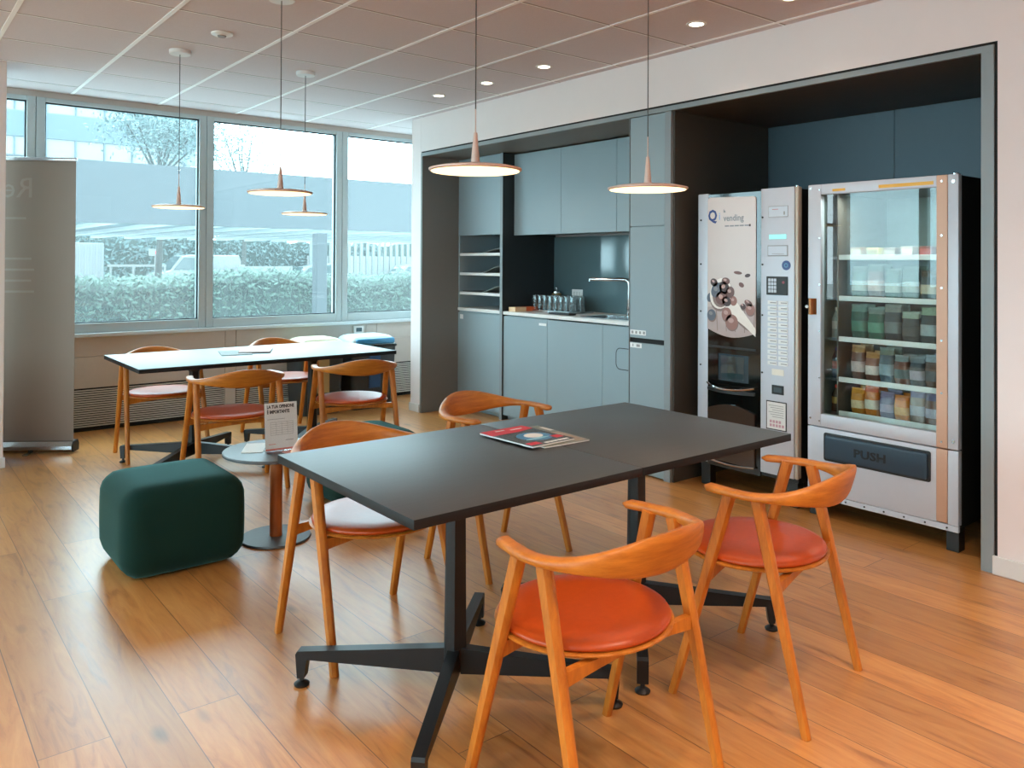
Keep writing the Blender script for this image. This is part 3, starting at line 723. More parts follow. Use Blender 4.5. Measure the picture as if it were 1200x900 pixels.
P.append((4.745, 4.892, 1.265)); mb = MB(); mb.tube(P, .0155, 12); mb.tube([P[-1], (P[-1][0]+.0, P[-1][1]+.0, 1.248)], .010, 10); mb.build('spout', M['chrome'], t, 40)
MB().cyl((4.90, 4.585, 1.01), (4.84, 4.54, 1.035), .011, .008, 12).build('lever', M['chrome'], t, 40)
# splashback, socket
tag(MB().box(5.022, 5.045, 3.756, 5.654, .967, 1.64).build('splashback', M['splash']), 'glossy blue-grey glass splashback behind the worktop', 'splashback')
t = thing('wall_socket', 'white double wall socket on the splashback above the tumblers', 'socket', (5.02, 5.33, 1.115))
MB().box(5.010, 5.0215, 5.262, 5.397, 1.072, 1.16, .003).build('cover_plate', M['white'], t)
mb = MB()
for yy in (5.295, 5.33, 5.365):
    for zz in (1.100, 1.116, 1.132): mb.cyl((5.0095, yy, zz), (5.0105, yy, zz), .0045, seg=10)
mb.build('socket_holes', M['ink'], t)
# upper units
for i, (a, b_) in enumerate(((5.024, 5.653), (4.378, 5.024), (3.757, 4.378))):
    lab = ['left grey wall cabinet above the splashback, next to the dark side panel', 'middle grey wall cabinet above the splashback', 'right grey wall cabinet above the tap, beside the tall cabinet'][i]
    t = thing('wall_cabinet', lab, 'cabinet', (4.8, (a+b_)/2, 1.646), 'wall cabinets of the kitchenette')
    MB().box(XU+.02, 5.02, a+.001, b_-.001, 1.66, 2.37).build('carcass', M['cab'], t); door(XU, a, b_, 1.646, 2.372, 'door', t)
# tall cabinet
t = thing('tall_cabinet', 'tall grey cabinet column between the worktop and the coffee machine', 'cabinet', (4.5, 3.575, 0))
mb = MB(); mb.box(XR+.022, 5.06, 3.412, 3.752, .05, 2.384); mb.box(XR+.05, 5.06, 3.412, 3.752, 0, .05); mb.build('carcass', M['cab'], t)
MB().box(XR-.003, XR+.04, 3.7525, 3.756, 0, 2.384).build('left_edge', M['cabfr'], t)
for z0, z1, nm in ((.01, .872, 'lower_door'), (.905, 1.645, 'middle_door'), (1.650, 2.380, 'upper_door')):
    dr = door(XR, 3.446, 3.750, z0, z1, nm, t, M['cab'])
    if nm == 'middle_door':
        mb = MB(); mb.box(XR-.002, XR+.001, 3.603, 3.742, .925, .957, .0005, mi=0)
        for k in range(4): mb.box(XR-.0026, XR-.0015, 3.730-k*.034-.018, 3.730-k*.034, .932, .950, mi=1)
        mb.build('label_strip', [M['white'], M['inkgrey']], dr)
    if nm == 'lower_door':
        mb = MB(); mb.box(XR-.002, XR+.001, 3.640, 3.742, .838, .870, .0005, mi=0)
        mb.box(XR-.0026, XR-.0015, 3.712, 3.720, .845, .863, mi=1); mb.box(XR-.0026, XR-.0015, 3.655, 3.685, .845, .862, mi=1)
        mb.build('label_strip', [M['white'], M['inkgrey']], dr)
MB().box(XR+.012, XR+.0225, 3.446, 3.751, .873, .904).build('door_gap_shade', M['dark'], t)  # dark strip stands in for shade in the gap between doors
MB().box(XR-.003, XR+.5, 3.394, 3.411, 0, 2.384).build('frame_post', M['cabfr'], t)
MB().box(XR-.003, XR+.02, 3.411, 3.445, 0, 2.384, .001).build('front_filler', M['cabfr'], t)
MB().box(XR+.02, 5.06, 3.380, 3.3935, 0, 2.384).build('right_cheek', M['nicheshade'], t)
# crockery on the worktop
ZW = .966
t = thing('tumbler_tray', 'shallow steel tray under the upturned tumblers', 'tray', (4.78, 5.32, ZW))
mb = MB(); mb.box(4.66, 4.92, 5.02, 5.60, ZW+.0005, ZW+.006, .002); mb.box(4.66, 4.668, 5.02, 5.60, ZW+.006, ZW+.016); mb.box(4.912, 4.92, 5.02, 5.60, ZW+.006, ZW+.016); mb.box(4.668, 4.912, 5.02, 5.028, ZW+.006, ZW+.016); mb.box(4.668, 4.912, 5.592, 5.60, ZW+.006, ZW+.016); mb.build('tray_body', M['steel'], t)
gl = None
rows = [('front', 4.71, 8), ('middle', 4.79, 8), ('back', 4.87, 7)]
ordn = ['first', 'second', 'third', 'fourth', 'fifth', 'sixth', 'seventh', 'eighth', 'ninth', 'tenth', 'eleventh']
for rn, x, nn in rows:
    for k in range(nn):
        if gl is None:
            gl = MB().lathe([(.034, 0), (.0345, .001), (.030, .135), (.029, .140), (.003, .141), (.003, .130), (.027, .129), (.0325, .001), (.034, 0)], seg=20).build('tumbler', M['tumbler'], None, 40); c = gl
        else: c = gl.copy(); COL.objects.link(c)
        c.location = (x, 5.555-.0705*k-(.02 if rn == 'middle' else 0), ZW+.0065)
        tag(c, 'upturned glass tumbler, %s from left in the %s row on the steel tray' % (ordn[k], rn), 'glass', 'upturned glass tumblers beside the tap')
t = thing('glass_jar', 'brownish glass jar with a knobbed lid behind the tumblers', 'jar', (4.965, 5.555, ZW))
MB().lathe([(.004, ZW+.0005), (.045, ZW+.001), (.05, ZW+.02), (.05, ZW+.14), (.04, ZW+.155), (.004, ZW+.155)], (4.965, 5.555, 0), 24).build('body', mat('jar_brown', (120, 104, 70), .15), t, 50)
MB().lathe([(.004, ZW+.155), (.044, ZW+.156), (.044, ZW+.170), (.02, ZW+.182), (.008, ZW+.186), (.012, ZW+.2), (.008, ZW+.212), (.004, ZW+.214)], (4.965, 5.555, 0), 24).build('lid', M['steel'], t, 50)
t = thing('tea_box', 'small orange cardboard box on the worktop left of the tumblers', 'box', (4.56, 5.62, ZW))
MB().box(4.46, 4.72, 5.535, 5.625, ZW+.0005, ZW+.038, .001).build('carton', M['orangebox'], t)
MB().box(4.458, 4.585, 5.533, 5.627, ZW+.0004, ZW+.0385, .001).build('pale_end', mat('box_cream', (232, 196, 156), .5), t)
tag(MB().box(4.50, 4.58, 4.88, 5.14, ZW+.0005, ZW+.018, .004).build('dark_tray', M['ink']), 'low dark drip tray on the worktop between tumblers and sink', 'tray')

# ------------------------------------------------------------------ coffee machine
XV = 4.15
t = thing('coffee_machine', 'tall silver and black coffee vending machine with a nut and spoon poster', 'vending machine', (4.5, 2.93, 0))
MB().box(XV+.012, 4.98, 2.573, 3.287, .145, 1.838, .004).build('cabinet_body', M['vendblack'], t)
MB().box(XV, XV+.03, 3.207, 3.287, .150, 1.846, .006).build('left_stile', M['vendsilver'], t, 40)
mb = MB(); mb.box(XV-.004, XV+.03, 2.596, 2.818, .170, 1.850, .004); rp = mb.build('control_panel', M['vendsilver'], t, 40)
MB().box(XV-.001, XV+.04, 2.572, 2.595, .170, 1.850, .008).build('right_trim', mat('vend_champagne', (186, 176, 160), .42, metal=.1), t, 40)
# black door with a dispensing bay
mb = MB()
mb.box(XV, XV+.012, 2.820, 3.205, .845, 1.838); mb.box(XV, XV+.012, 2.820, 3.205, .140, .680)
mb.box(XV, XV+.012, 2.820, 2.905, .680, .845); mb.box(XV, XV+.012, 3.128, 3.205, .680, .845)
dr = mb.build('black_door', M['vendglossy'], t)
MB().box(XV-.006, XV+.004, 2.850, 3.200, .878, .892, .003).build('bay_hood', M['vendblack'], dr)
mb = MB(); mb.box(XV+.006, XV+.012, 2.905, 3.128, .680, .845); mb.build('bay_back', mat('bay_blue', (40, 52, 62), .25), dr)
mb = MB(); mb.box(XV-.012, XV+.0, 2.93, 3.105, .690, .838, .006); mb.box(XV-.016, XV-.010, 2.985, 3.05, .692, .835, .003); mb.build('cup_flap', M['vpane'], dr)
mb = MB(); P = []
for k in range(17): u = -1+2*k/16; P.append((XV-.014-.05*(1-u*u), 3.028+.172*u, .640+.020*u*u-.004))
mb.tube(P, .007, 8); mb.build('tray_rim', M['chrome'], dr, 40)
pl = [(p[0]+.002, p[1]) for p in P]
mb = MB(); mb.prism(pl+[(XV, 3.20), (XV, 2.856)], 2, .612, .630); mb.build('drip_tray', M['vendblack'], dr)
out = [(2.856, .18)]+[(2.856+.339*k/14, .50+.036*math.sin(PI*k/14)) for k in range(15)]+[(3.195, .18)]
mb = MB(); mb.prism([(u, v) for u, v in out], 0, XV-.012, XV-.0005); mb.build('kick_panel', mat('smoked_panel', (66, 52, 44), .08, spec=.6), dr)
mb = MB(); mb.tube([(XV-.016, 2.852+.347*k/14, .168+.014*(1-math.sin(PI*k/14))) for k in range(15)], .006, 6); mb.build('kick_rail', M['chrome'], dr)
# poster: curved lower edge, nuts on a wooden spoon
PY = lambda px: 3.206-(px-830)/56*.354
PZ = lambda py: 1.82-(py-232)/166*.87
out = []
for cx, cz, a0 in ((3.206-.02, 1.80, 0), (2.852+.02, 1.79, 90)):
    for k in range(6): t_ = math.radians(a0+90*k/5); out.append((cx+.02*math.cos(t_), cz+.02*math.sin(t_)))
for k in range(13): u = k/12; out.append((2.852+.354*u, .985+.01*u-.040*math.sin(PI*u)))
pm = [mat('poster_cream', (206, 188, 180), .22, var=.05, scale=3), mat('poster_table', (178, 156, 150), .3, var=.12, scale=14), mat('poster_spoon', (232, 220, 210), .3),
      mat('nut_brown', (110, 70, 62), .35), mat('nut_grey', (88, 92, 104), .35), mat('nut_pink', (150, 104, 94), .35), mat('logo_navy', (34, 58, 120), .4), mat('logo_sky', (120, 160, 210), .4), mat('logo_grey', (130, 128, 130), .4), mat('nut_dark', (72, 48, 46), .4), mat('print_shadow', (132, 106, 98), .4), mat('nut_light', (186, 146, 136), .35)]
mb = MB(); mb.prism(out, 0, XV-.005, XV-.0008, 0)
def art(pts, mi, lay):
    mb.prism(pts, 0, XV-.005-.0003*lay, XV-.0049, mi)
def blob(px, py, a, b_, rot, mi, lay, n=22):
    c, s_ = math.cos(rot), math.sin(rot); cy, cz = PY(px), PZ(py)
    art([(cy+(a*math.cos(2*PI*i/n))*c-(b_*math.sin(2*PI*i/n))*s_, cz+(a*math.cos(2*PI*i/n))*s_+(b_*math.sin(2*PI*i/n))*c) for i in range(n)], mi, lay)
lower = [(u, v) for u, v in out if v < 1.2]
art([(2.852, 1.16), (3.206, 1.13)]+[p for p in out if p[1] < 1.1][::-1], 1, 1)
for k in range(5): art([(2.856+.07*k+.0, 1.135-.004*k), (2.860+.07*k, 1.135-.004*k), (2.866+.066*k, .985), (2.862+.066*k, .985)], 10, 2)
for q in ((866, 322, .030, .010, .1, 3), (877, 325, .020, .011, -.2, 9), (870, 336, .020, .014, .5, 3), (833, 352, .022, .03, .3, 4)): blob(*q[:5], q[5], 2)
blob(846.4, 349, .084, .103, .35, 10, 2); blob(846, 347, .080, .098, .35, 2, 3); blob(847, 348, .066, .082, .35, 10, 4)
art([(PY(860), PZ(356)), (PY(868), PZ(361)), (PY(886), PZ(389)), (PY(886), PZ(392)), (PY(874), PZ(387)), (PY(852), PZ(369))], 10, 2)
art([(PY(858), PZ(352)), (PY(866), PZ(358)), (PY(886), PZ(386)), (PY(886), PZ(395)-.0), (PY(874), PZ(384)), (PY(850), PZ(366))], 2, 3)
for q in ((841, 343, .038, .050, .5, 4), (850, 340, .034, .040, -.4, 9), (847, 352, .040, .046, .8, 3), (857, 345, .032, .036, .2, 3), (853, 356, .034, .030, .4, 9), (861, 355, .026, .030, 0, 5), (838, 334, .028, .024, .6, 9), (852, 332, .030, .022, .1, 3)): blob(*q[:5], q[5], 5); blob(q[0]-.8, q[1]-1.4, q[2]*.42, q[3]*.3, q[4], 11 if q[5] != 4 else 8, 6)
for q in ((853, 371, .036, .042, .2, 5), (859, 380, .046, .048, .1, 5), (835, 373, .032, .036, .2, 4), (880, 364, .032, .034, .3, 5), (878, 357, .03, .018, .5, 3), (872, 361, .02, .018, .5, 9)): blob(q[0]+.5, q[1]+1.6, q[2], q[3], q[4], 10, 3); blob(*q[:5], q[5], 5); blob(q[0]-.8, q[1]-2, q[2]*.45, q[3]*.32, q[4], 11 if q[5] != 4 else 8, 6)
for body, y_, z_, sz, mi in (('Q', 3.203, 1.672, .098, 6), ('i', 3.122, 1.678, .066, 7), ('vending', 3.086, 1.668, .056, 8), ('la', 3.086, 1.722, .026, 8)):
    vs, fs = text_geo(body, sz, face_mx(XV-.0052, y_, z_) @ Matrix.Scale(.86, 4, (1, 0, 0)), .0004, bold=(.003 if body == 'Q' else .0008)); mb.add(vs, fs, mi)
for k in range(5): mb.box(XV-.0056, XV-.005, 3.075-k*.036-.03, 3.075-k*.036, 1.633, 1.641, mi=8)
mb.box(XV-.0056, XV-.005, 2.888, 2.90, 1.630, 1.644, mi=9)
mb.build('poster', pm, dr)
# controls
mb = MB(); mb.box(XV-.006, XV-.0035, 2.636, 2.766, 1.678, 1.743, .002, mi=1); mb.box(XV-.0066, XV-.0055, 2.639, 2.763, 1.681, 1.740, mi=0); mb.box(XV-.007, XV-.006, 2.70, 2.74, 1.722, 1.726, mi=2); mb.box(XV-.007, XV-.006, 2.655, 2.665, 1.69, 1.71, mi=1)
mb.build('price_plate', [M['vendsilver'], M['inkgrey'], mat('tiny_red', (190, 120, 120), .5)], rp)
MB().box(XV-.007, XV-.0035, 2.647, 2.760, 1.549, 1.577, .001).build('display', mat('display_cyan', (150, 220, 220), .3, emit=(150, 235, 230), estr=.5), rp)
mb = MB(); mb.box(XV-.006, XV-.0035, 2.636, 2.771, 1.449, 1.513, .002, mi=1); mb.box(XV-.008, XV-.0055, 2.641, 2.766, 1.454, 1.508, .001, mi=0); mb.box(XV-.0086, XV-.0075, 2.66, 2.74, 1.462, 1.465, mi=1); mb.build('coin_plate', [M['vendsilver'], M['inkgrey']], rp)
mb = MB(); mb.cyl((XV-.0035, 2.647, 1.396), (XV-.007, 2.647, 1.396), .028, seg=24, mi=0); mb.cyl((XV-.007, 2.647, 1.396), (XV-.0075, 2.647, 1.396), .013, seg=16, mi=1); mb.cyl((XV-.0075, 2.647, 1.396), (XV-.008, 2.647, 1.396), .008, seg=16, mi=0); mb.build('blue_badge', [mat('badge_blue', (30, 56, 120), .3), M['logo'] if 'logo' in M else M['blueprint']], rp)
mb = MB(); mb.box(XV-.010, XV-.0035, 2.635, 2.777, 1.222, 1.331, .003); kp = mb.build('keypad', M['vendblack'], rp)
mb = MB()
for i in range(3):
    for j in range(4): mb.box(XV-.013, XV-.0095, 2.708+i*.019, 2.724+i*.019, 1.236+j*.0215, 1.254+j*.0215, .002)
mb.build('keys', M['vendsilver'], kp)
MB().cyl((XV-.0095, 2.662, 1.297), (XV-.012, 2.662, 1.297), .008, seg=14).build('card_reader_light', mat('keypad_red', (150, 60, 70), .4), kp)
for i in range(2):
    for j in range(12):
        y0 = 2.706-i*.071; z0 = 1.165-j*.0322
        b_ = MB().box(XV-.0095, XV-.0035, y0, y0+.062, z0, z0+.023, .003, mi=0)
        b_.box(XV-.0100, XV-.0090, y0+.004, y0+.044, z0+.009, z0+.015, mi=1)
        b_.build('selection_button', [M['white'], M['inkgrey']], rp)
mb = MB(); mb.box(XV-.0055, XV-.0035, 2.662, 2.741, .753, .789, .0005); mb.build('sticker', mat('sticker_cream', (226, 218, 204), .5), rp)
mb = MB(); mb.box(XV-.008, XV-.0035, 2.661, 2.740, .642, .696, .004, mi=0); mb.box(XV-.0095, XV-.0075, 2.674, 2.727, .655, .683, .001, mi=1); mb.build('coin_return', [M['vendblack'], mat('slot_grey', (58, 70, 74), .4)], rp)
mb = MB(); mb.box(XV-.007, XV-.0035, 2.642, 2.777, .433, .601, .001, mi=0); mb.box(XV-.0076, XV-.0065, 2.648, 2.771, .439, .595, mi=1)
for k in range(6): mb.box(XV-.0082, XV-.0074, 2.66, 2.76-(k % 3)*.012, .574-k*.013, .577-k*.013, mi=2)
for k in range(9): mb.box(XV-.0082, XV-.0074, 2.752-(k % 5)*.02-.014, 2.752-(k % 5)*.02, .452+(k//5)*.022, .468+(k//5)*.022, mi=3)
mb.build('notice_frame', [M['vendblack'], M['paper'], M['inkgrey'], mat('notice_pink', (196, 150, 160), .5)], rp)
mb = MB()
for yy in (3.262, 2.806):
    for zz in (1.68, 1.40, 1.10, .76): mb.cyl((XV+.0 if yy > 3 else XV-.004, yy, zz), (XV-.003 if yy > 3 else XV-.007, yy, zz), .006, seg=10)
mb.build('rivets', M['vendblack'], t)
MB().lathe([(.004, 1.849), (.012, 1.849), (.012, 1.858), (.004, 1.86)], (XV+.03, 2.60, 0), 16).build('top_bolt', M['chrome'], t)
for yy in (2.62, 3.235):
    for xx in (4.20, 4.9): MB().box(xx-.03, xx+.03, yy-.035, yy+.035, 0, .146, .004).build('foot', M['vendblack'], t)

# ------------------------------------------------------------------ snack machine
t = thing('snack_machine', 'silver glass-fronted snack vending machine with a dark PUSH flap', 'vending machine', (4.55, 2.11, 0))
y0, y1 = 1.707, 2.512
mb = MB()
mb.box(XV+.04, 4.98, y0, y0+.03, .115, 1.846, .003); mb.box(XV+.04, 4.98, y1-.03, y1, .115, 1.846, .003)
mb.box(XV+.04, 4.98, y0+.03, y1-.03, 1.80, 1.846); mb.box(XV+.04, 4.98, y0+.03, y1-.03, .115, .50); mb.box(4.90, 4.98, y0+.03, y1-.03, .50, 1.80)
mb.build('cabinet_body', M['vendblack'], t)
mb = MB(); mb.box(4.82, 4.899, y0+.031, y1-.031, .501, 1.799); mb.box(XV+.05, 4.82, y0+.031, y0+.036, .501, 1.799); mb.box(XV+.05, 4.82, y1-.036, y1-.031, .501, 1.799); mb.build('inner_lining', mat('inner_lining', (120, 130, 126), .5), t)
mb = MB()
mb.box(XV, XV+.038, 2.434, y1, .500, 1.850, .003); mb.box(XV, XV+.038, y0, 1.757, .500, 1.850, .003)
mb.box(XV, XV+.038, 1.811, 2.434, 1.793, 1.850, .002); mb.box(XV, XV+.038, 1.811, 2.434, .500, .570, .002)
fr = mb.build('door_frame', M['vendsilver'], t, 40)
mb = MB(); mb.box(XV-.002, XV+.038, 1.758, 1.811, .500, 1.850, .003); mb.build('bronze_stile', M['vendgold'], fr)
MB().box(XV+.012, XV+.018, 1.811, 2.434, .570, 1.793).build('glass_front', M['vpane'], t)
ys = mat('strip_yellow', (226, 170, 50), .4)
MB().box(XV-.001, XV, 1.825, 2.105, 1.806, 1.824).build('yellow_strip', ys, fr); MB().box(XV-.001, XV, 2.290, 2.365, 1.806, 1.820).build('yellow_strip', ys, fr)
mb = MB()
for zz in (1.82, 1.55, 1.29, 1.03, .77, .53): mb.cyl((XV-.001, 1.785, zz), (XV-.005, 1.785, zz), .0055, seg=10); mb.cyl((XV, 2.44, zz), (XV-.003, 2.44, zz), .005, seg=10)
mb.cyl((XV, 1.73, 1.815), (XV-.004, 1.73, 1.815), .009, seg=12); mb.cyl((XV, 1.73, .54), (XV-.004, 1.73, .54), .009, seg=12); mb.cyl((XV, 2.495, .54), (XV-.004, 2.495, .54), .006, seg=10); mb.cyl((XV, 2.495, 1.83), (XV-.004, 2.495, 1.83), .006, seg=10)
mb.build('bolts', M['steel'], fr)
MB().lathe([(.004, 1.849), (.014, 1.849), (.014, 1.858), (.004, 1.86)], (XV+.03, 1.732, 0), 16).build('top_bolt', M['chrome'], t)
mb = MB(); mb.loft([[(XV-.001-.030*math.sin(PI*k/10), 2.459+.050*k/10, zz) for k in range(11)] for zz in (1.122, 1.128, 1.206, 1.212)]); mb.build('lock_handle', mat('handle_bronze', (150, 96, 56), .25, metal=.7), fr, 60)
MB().cyl((XV-.026, 2.497, 1.166), (XV-.036, 2.497, 1.166), .012, .010, 16).build('lock_barrel', M['chrome'], fr, 40)
mb = MB(); mb.box(XV, XV+.038, 1.811, y1, .130, .494, .003, mi=0); mb.box(XV, XV+.038, y0, 1.757, .130, .494, .003, mi=0); mb.box(XV-.002, XV+.038, 1.758, 1.811, .134, .494, .003, mi=1)
lp = mb.build('lower_panel', [M['vendsilver'], M['vendgold']], t, 40)
mb = MB(); mb.loft([[(XV-.001, u, v) for u, v in rrect(1.836, 2.411, .318, .472, .012)], [(XV-.006, u, v) for u, v in rrect(1.836, 2.411, .318, .472, .012)], [(XV-.007, u, v) for u, v in rrect(1.842, 2.405, .324, .466, .012)]]); mb.build('flap_surround', M['vendblack'], lp)
mb = MB(); mb.loft([[(XV-.007, u, v) for u, v in rrect(1.848, 2.400, .330, .461, .012)], [(XV-.016, u, v) for u, v in rrect(1.850, 2.398, .332, .459, .012)], [(XV-.019, u, v) for u, v in rrect(1.858, 2.390, .340, .451, .012)]]); fl = mb.build('push_flap', M['flap'], lp, 40)
mb = MB(); vs, fs = text_geo('PUSH', .060, face_mx(XV-.0195, 2.232, .372) @ Matrix.Scale(1.24, 4, (1, 0, 0)), .0012, bold=.0016); mb.add(vs, fs); mb.build('lettering', mat('flap_letters', (10, 13, 16), .6), fl)
mb = MB(); mb.box(XV+.0, XV+.02, y0, 2.44, .098, .128, .002, mi=0)
for k in range(7): mb.cyl((XV, 1.76+k*.105, .113), (XV-.0025, 1.76+k*.105, .113), .005, seg=8, mi=1)
mb.build('bottom_bar', [M['vendsilver'], M['vendblack']], t)
for yy in (1.738, 2.475):
    for xx in (4.195, 4.93): MB().box(xx-.035, xx+.035, yy-.030, yy+.030, 0, .114, .004).build('foot', M['vendblack'], t)
# shelves
shz = [1.435, 1.205, .977, .750, .560]
for z in shz:
    mb = MB(); mb.box(4.275, 4.815, y0+.037, y1-.037, z, z+.006, mi=0); mb.box(4.266, 4.275, y0+.037, 2.392, z-.006, z+.022, .002, mi=1); mb.box(4.272, 4.275, 2.40, y1-.037, z-.004, z+.012, mi=0)
    mb.build('shelf', [M['steel'], M['worktop']], t)
MB().box(4.262, 4.82, 2.393, 2.400, .502, 1.798).build('divider', mat('divider_grey', (110, 104, 96), .5), t)
lfill = bpy.data.lights.new('machine_fill', 'AREA'); lfill.shape = 'RECTANGLE'; lfill.size = .5; lfill.size_y = .04; lfill.energy = 5.0; lfill.color = (.92, 1, .96)  # light added inside to brighten the goods
lo = bpy.data.objects.new('machine_fill', lfill); COL.objects.link(lo); lo.location = (4.24, 2.11, 1.785); lo.rotation_euler = (0, 0, PI/2)

# goods inside, one thing each
def bag_mesh(w, d_, h, mats, kind):
    mb = MB(); rings = []; n = 20
    if kind == 'bag':
        for k, (zz, sw, sd) in enumerate(((0, .92, .10), (.05, .96, .45), (.25, 1.0, .95), (.55, 1.0, 1.0), (.80, .98, .62), (.93, .97, .16), (1.0, 1.0, .06))):
            rings.append([(math.copysign(abs(math.sin(2*PI*i/n))**.9, math.sin(2*PI*i/n))*d_/2*sd, math.copysign(abs(math.cos(2*PI*i/n))**.45, math.cos(2*PI*i/n))*w/2*sw, zz*h) for i in range(n)])
        for k in range(len(rings)-1): mb.loft(rings[k:k+2], mi=1 if k in (2,) else (2 if k >= 4 else 0), cap=(k == 0 or k == len(rings)-2))
    elif kind == 'bottle':
        pr = [(.3, 0), (.5, .01), (.5, .08), (.47, .3), (.5, .55), (.46, .66), (.22, .85), (.18, .88), (.2, .9), (.2, 1.0), (.05, 1.0)]
        pr = [(r*w, z*h) for r, z in pr]
        for k in range(len(pr)-1): mb.lathe(pr[k:k+2], seg=16, mi=1 if k in (3,) else (2 if k >= 7 else 0))
    else:
        mb.box(-d_/2, d_/2, -w/2, w/2, 0, h, .003, mi=0); mb.box(-d_/2-.0006, -d_/2+.002, -w/2+.004, w/2-.004, h*.25, h*.8, mi=1)
    return mb
pk = {}
def pal(*cs):
    r_ = []
    for c in cs:
        if c not in pk: pk[c] = mat('wrapper_%02d' % len(pk), c, .22, var=.3, scale=45, bump=1.0)
        r_.append(pk[c])
    return r_
lines = [
 ('top', 0, 'bar', .066, .10, .062, [((150, 120, 96), (210, 196, 170)), ((206, 190, 130), (170, 150, 100)), ((120, 92, 76), (190, 170, 150)), ((176, 156, 136), (220, 210, 196)), ((120, 60, 50), (180, 70, 60)), ((196, 66, 50), (226, 110, 86))]),
 ('second', 1, 'bag', .090, .06, .185, [((110, 126, 112), (196, 200, 190), (130, 140, 128)), ((140, 110, 100), (216, 190, 180), (120, 130, 116)), ((94, 116, 100), (190, 196, 186), (110, 124, 108)), ((100, 116, 104), (180, 186, 176), (104, 118, 104)), ((66, 60, 50), (190, 170, 140), (90, 70, 50)), ((52, 104, 58), (150, 190, 120), (70, 120, 66))]),
 ('third', 2, 'bag', .092, .07, .190, [((40, 84, 70), (70, 120, 100), (120, 150, 136)), ((36, 92, 72), (80, 140, 112), (130, 150, 140)), ((52, 58, 58), (110, 116, 114), (150, 150, 140)), ((52, 56, 54), (70, 74, 72), (170, 180, 160)), ((44, 54, 54), (150, 160, 160), (160, 180, 150)), ((58, 66, 64), (100, 110, 106), (190, 206, 180))]),
 ('fourth', 3, 'bag', .080, .07, .188, [((120, 92, 84), (200, 180, 176), (196, 150, 106)), ((130, 82, 70), (210, 190, 180), (190, 140, 92)), ((66, 92, 104), (130, 150, 160), (120, 132, 120)), ((112, 74, 62), (80, 96, 96), (140, 150, 150)), ((58, 66, 72), (160, 150, 160), (120, 130, 136)), ((84, 56, 44), (60, 64, 68), (150, 156, 164)), ((62, 72, 76), (90, 98, 102), (120, 130, 134))]),
 ('bottom', 4, 'bag', .078, .06, .160, [((196, 128, 52), (220, 190, 150), (220, 150, 60)), ((206, 120, 50), (226, 214, 196), (210, 96, 50)), ((104, 92, 116), (160, 146, 166), (140, 126, 150)), ((214, 126, 40), (232, 170, 90), (200, 110, 40)), ((150, 132, 120), (190, 186, 190), (130, 120, 140)), ((130, 96, 84), (186, 176, 186), (110, 100, 124)), ((196, 150, 90), (222, 200, 176), (160, 60, 50))]),
]
for nm, si, kind, w, d_, h, cols in lines:
    n = len(cols); zz = shz[si]+.0065
    for k, c in enumerate(cols):
        cc = list(c) + [c[0]]*(3-len(c)); yk = 2.352-(2.352-1.782)*(k+.5)/n
        wk = min(w, (2.352-1.782)/n*.95)
        o = bag_mesh(wk, d_, h*rnd.uniform(.86, 1.08), pal(*cc[:3]), kind).build('snack_bar' if kind == 'bar' else 'snack_bag', pal(*cc[:3]), None, 50)
        o.location = (4.336+rnd.uniform(-.002, .004), yk, zz); o.rotation_euler = (0, (rnd.uniform(-.05, .03) if kind == 'bag' else 0), rnd.uniform(-.05, .05))
        tag(o, '%s %s from the left on the %s shelf of the snack machine' % (ordn[k], 'small boxed bar' if kind == 'bar' else 'snack bag', nm), 'snack', 'snacks in the vending machine')
        if kind == 'bag':
            o2 = o.copy(); COL.objects.link(o2); o2.location = (4.336+.095, yk, zz); o2['label'] = 'snack bag standing right behind the %s one on the %s shelf' % (ordn[k], nm)
bt = [((150, 156, 150), (200, 196, 190), (230, 230, 226)), ((60, 70, 84), (150, 60, 60), (40, 60, 120)), ((70, 60, 50), (190, 160, 90), (200, 60, 50))]
for k, si in enumerate((2, 3, 4)):
    o = bag_mesh(.058, .058, .175 if si != 4 else .15, None, 'bottle').build('drink_bottle', pal(*bt[k]), None, 50); o.location = (4.33, 2.437, shz[si]+.0065)
    tag(o, 'drink bottle in the narrow left bay of the snack machine, on its %s shelf' % ('third', 'fourth', 'bottom')[k], 'bottle', 'bottles in the vending machine')

# ------------------------------------------------------------------ outdoors
G = -.5
def om(*a, **kw): return mat(*a, k=OK, **kw)
OK = .21      # dims the yard colours to offset the very bright sky
O = dict(  # colours kept pale, standing in for outdoor bloom and haze
 asphalt=mat('bounce_paving', (190, 192, 190), .9, var=.1, scale=4), fascia=om('fascia_panel', (100, 112, 121), .6, var=.03, scale=2), soffit=mat('soffit', (140, 160, 168), .6), rib=mat('soffit_rib', (235, 240, 240), .5),  # ground made pale to bounce daylight up onto the ceiling
 hedge=om('hedge_leaf', (104, 148, 124), .6, var=.35, scale=3), hedgein=om('hedge_inner', (62, 96, 84), .9, var=.2), leaf=om('tree_leaf', (150, 186, 184), .6, var=.25, scale=2), bark=om('tree_bark', (110, 112, 104), .9, var=.2),
 car=om('car_white', (222, 224, 224), .25), carglass=om('car_glass', (70, 110, 112), .08), tyre=om('tyre', (40, 42, 44), .8), fence=om('fence_white', (224, 222, 216), .6), pinkwhite=om('sign_red', (206, 140, 140), .5), facade=om('facade_band', (136, 164, 176), .6, var=.02, scale=2), win=om('ribbon_window', (224, 232, 236), .25, var=.03), teal=om('car_teal', (96, 130, 128), .3), gate=om('gate_pale', (196, 206, 206), .6))
struct(MB().box(-60, 60, -40, 70, G-.1, G).build('ground', O['asphalt']))
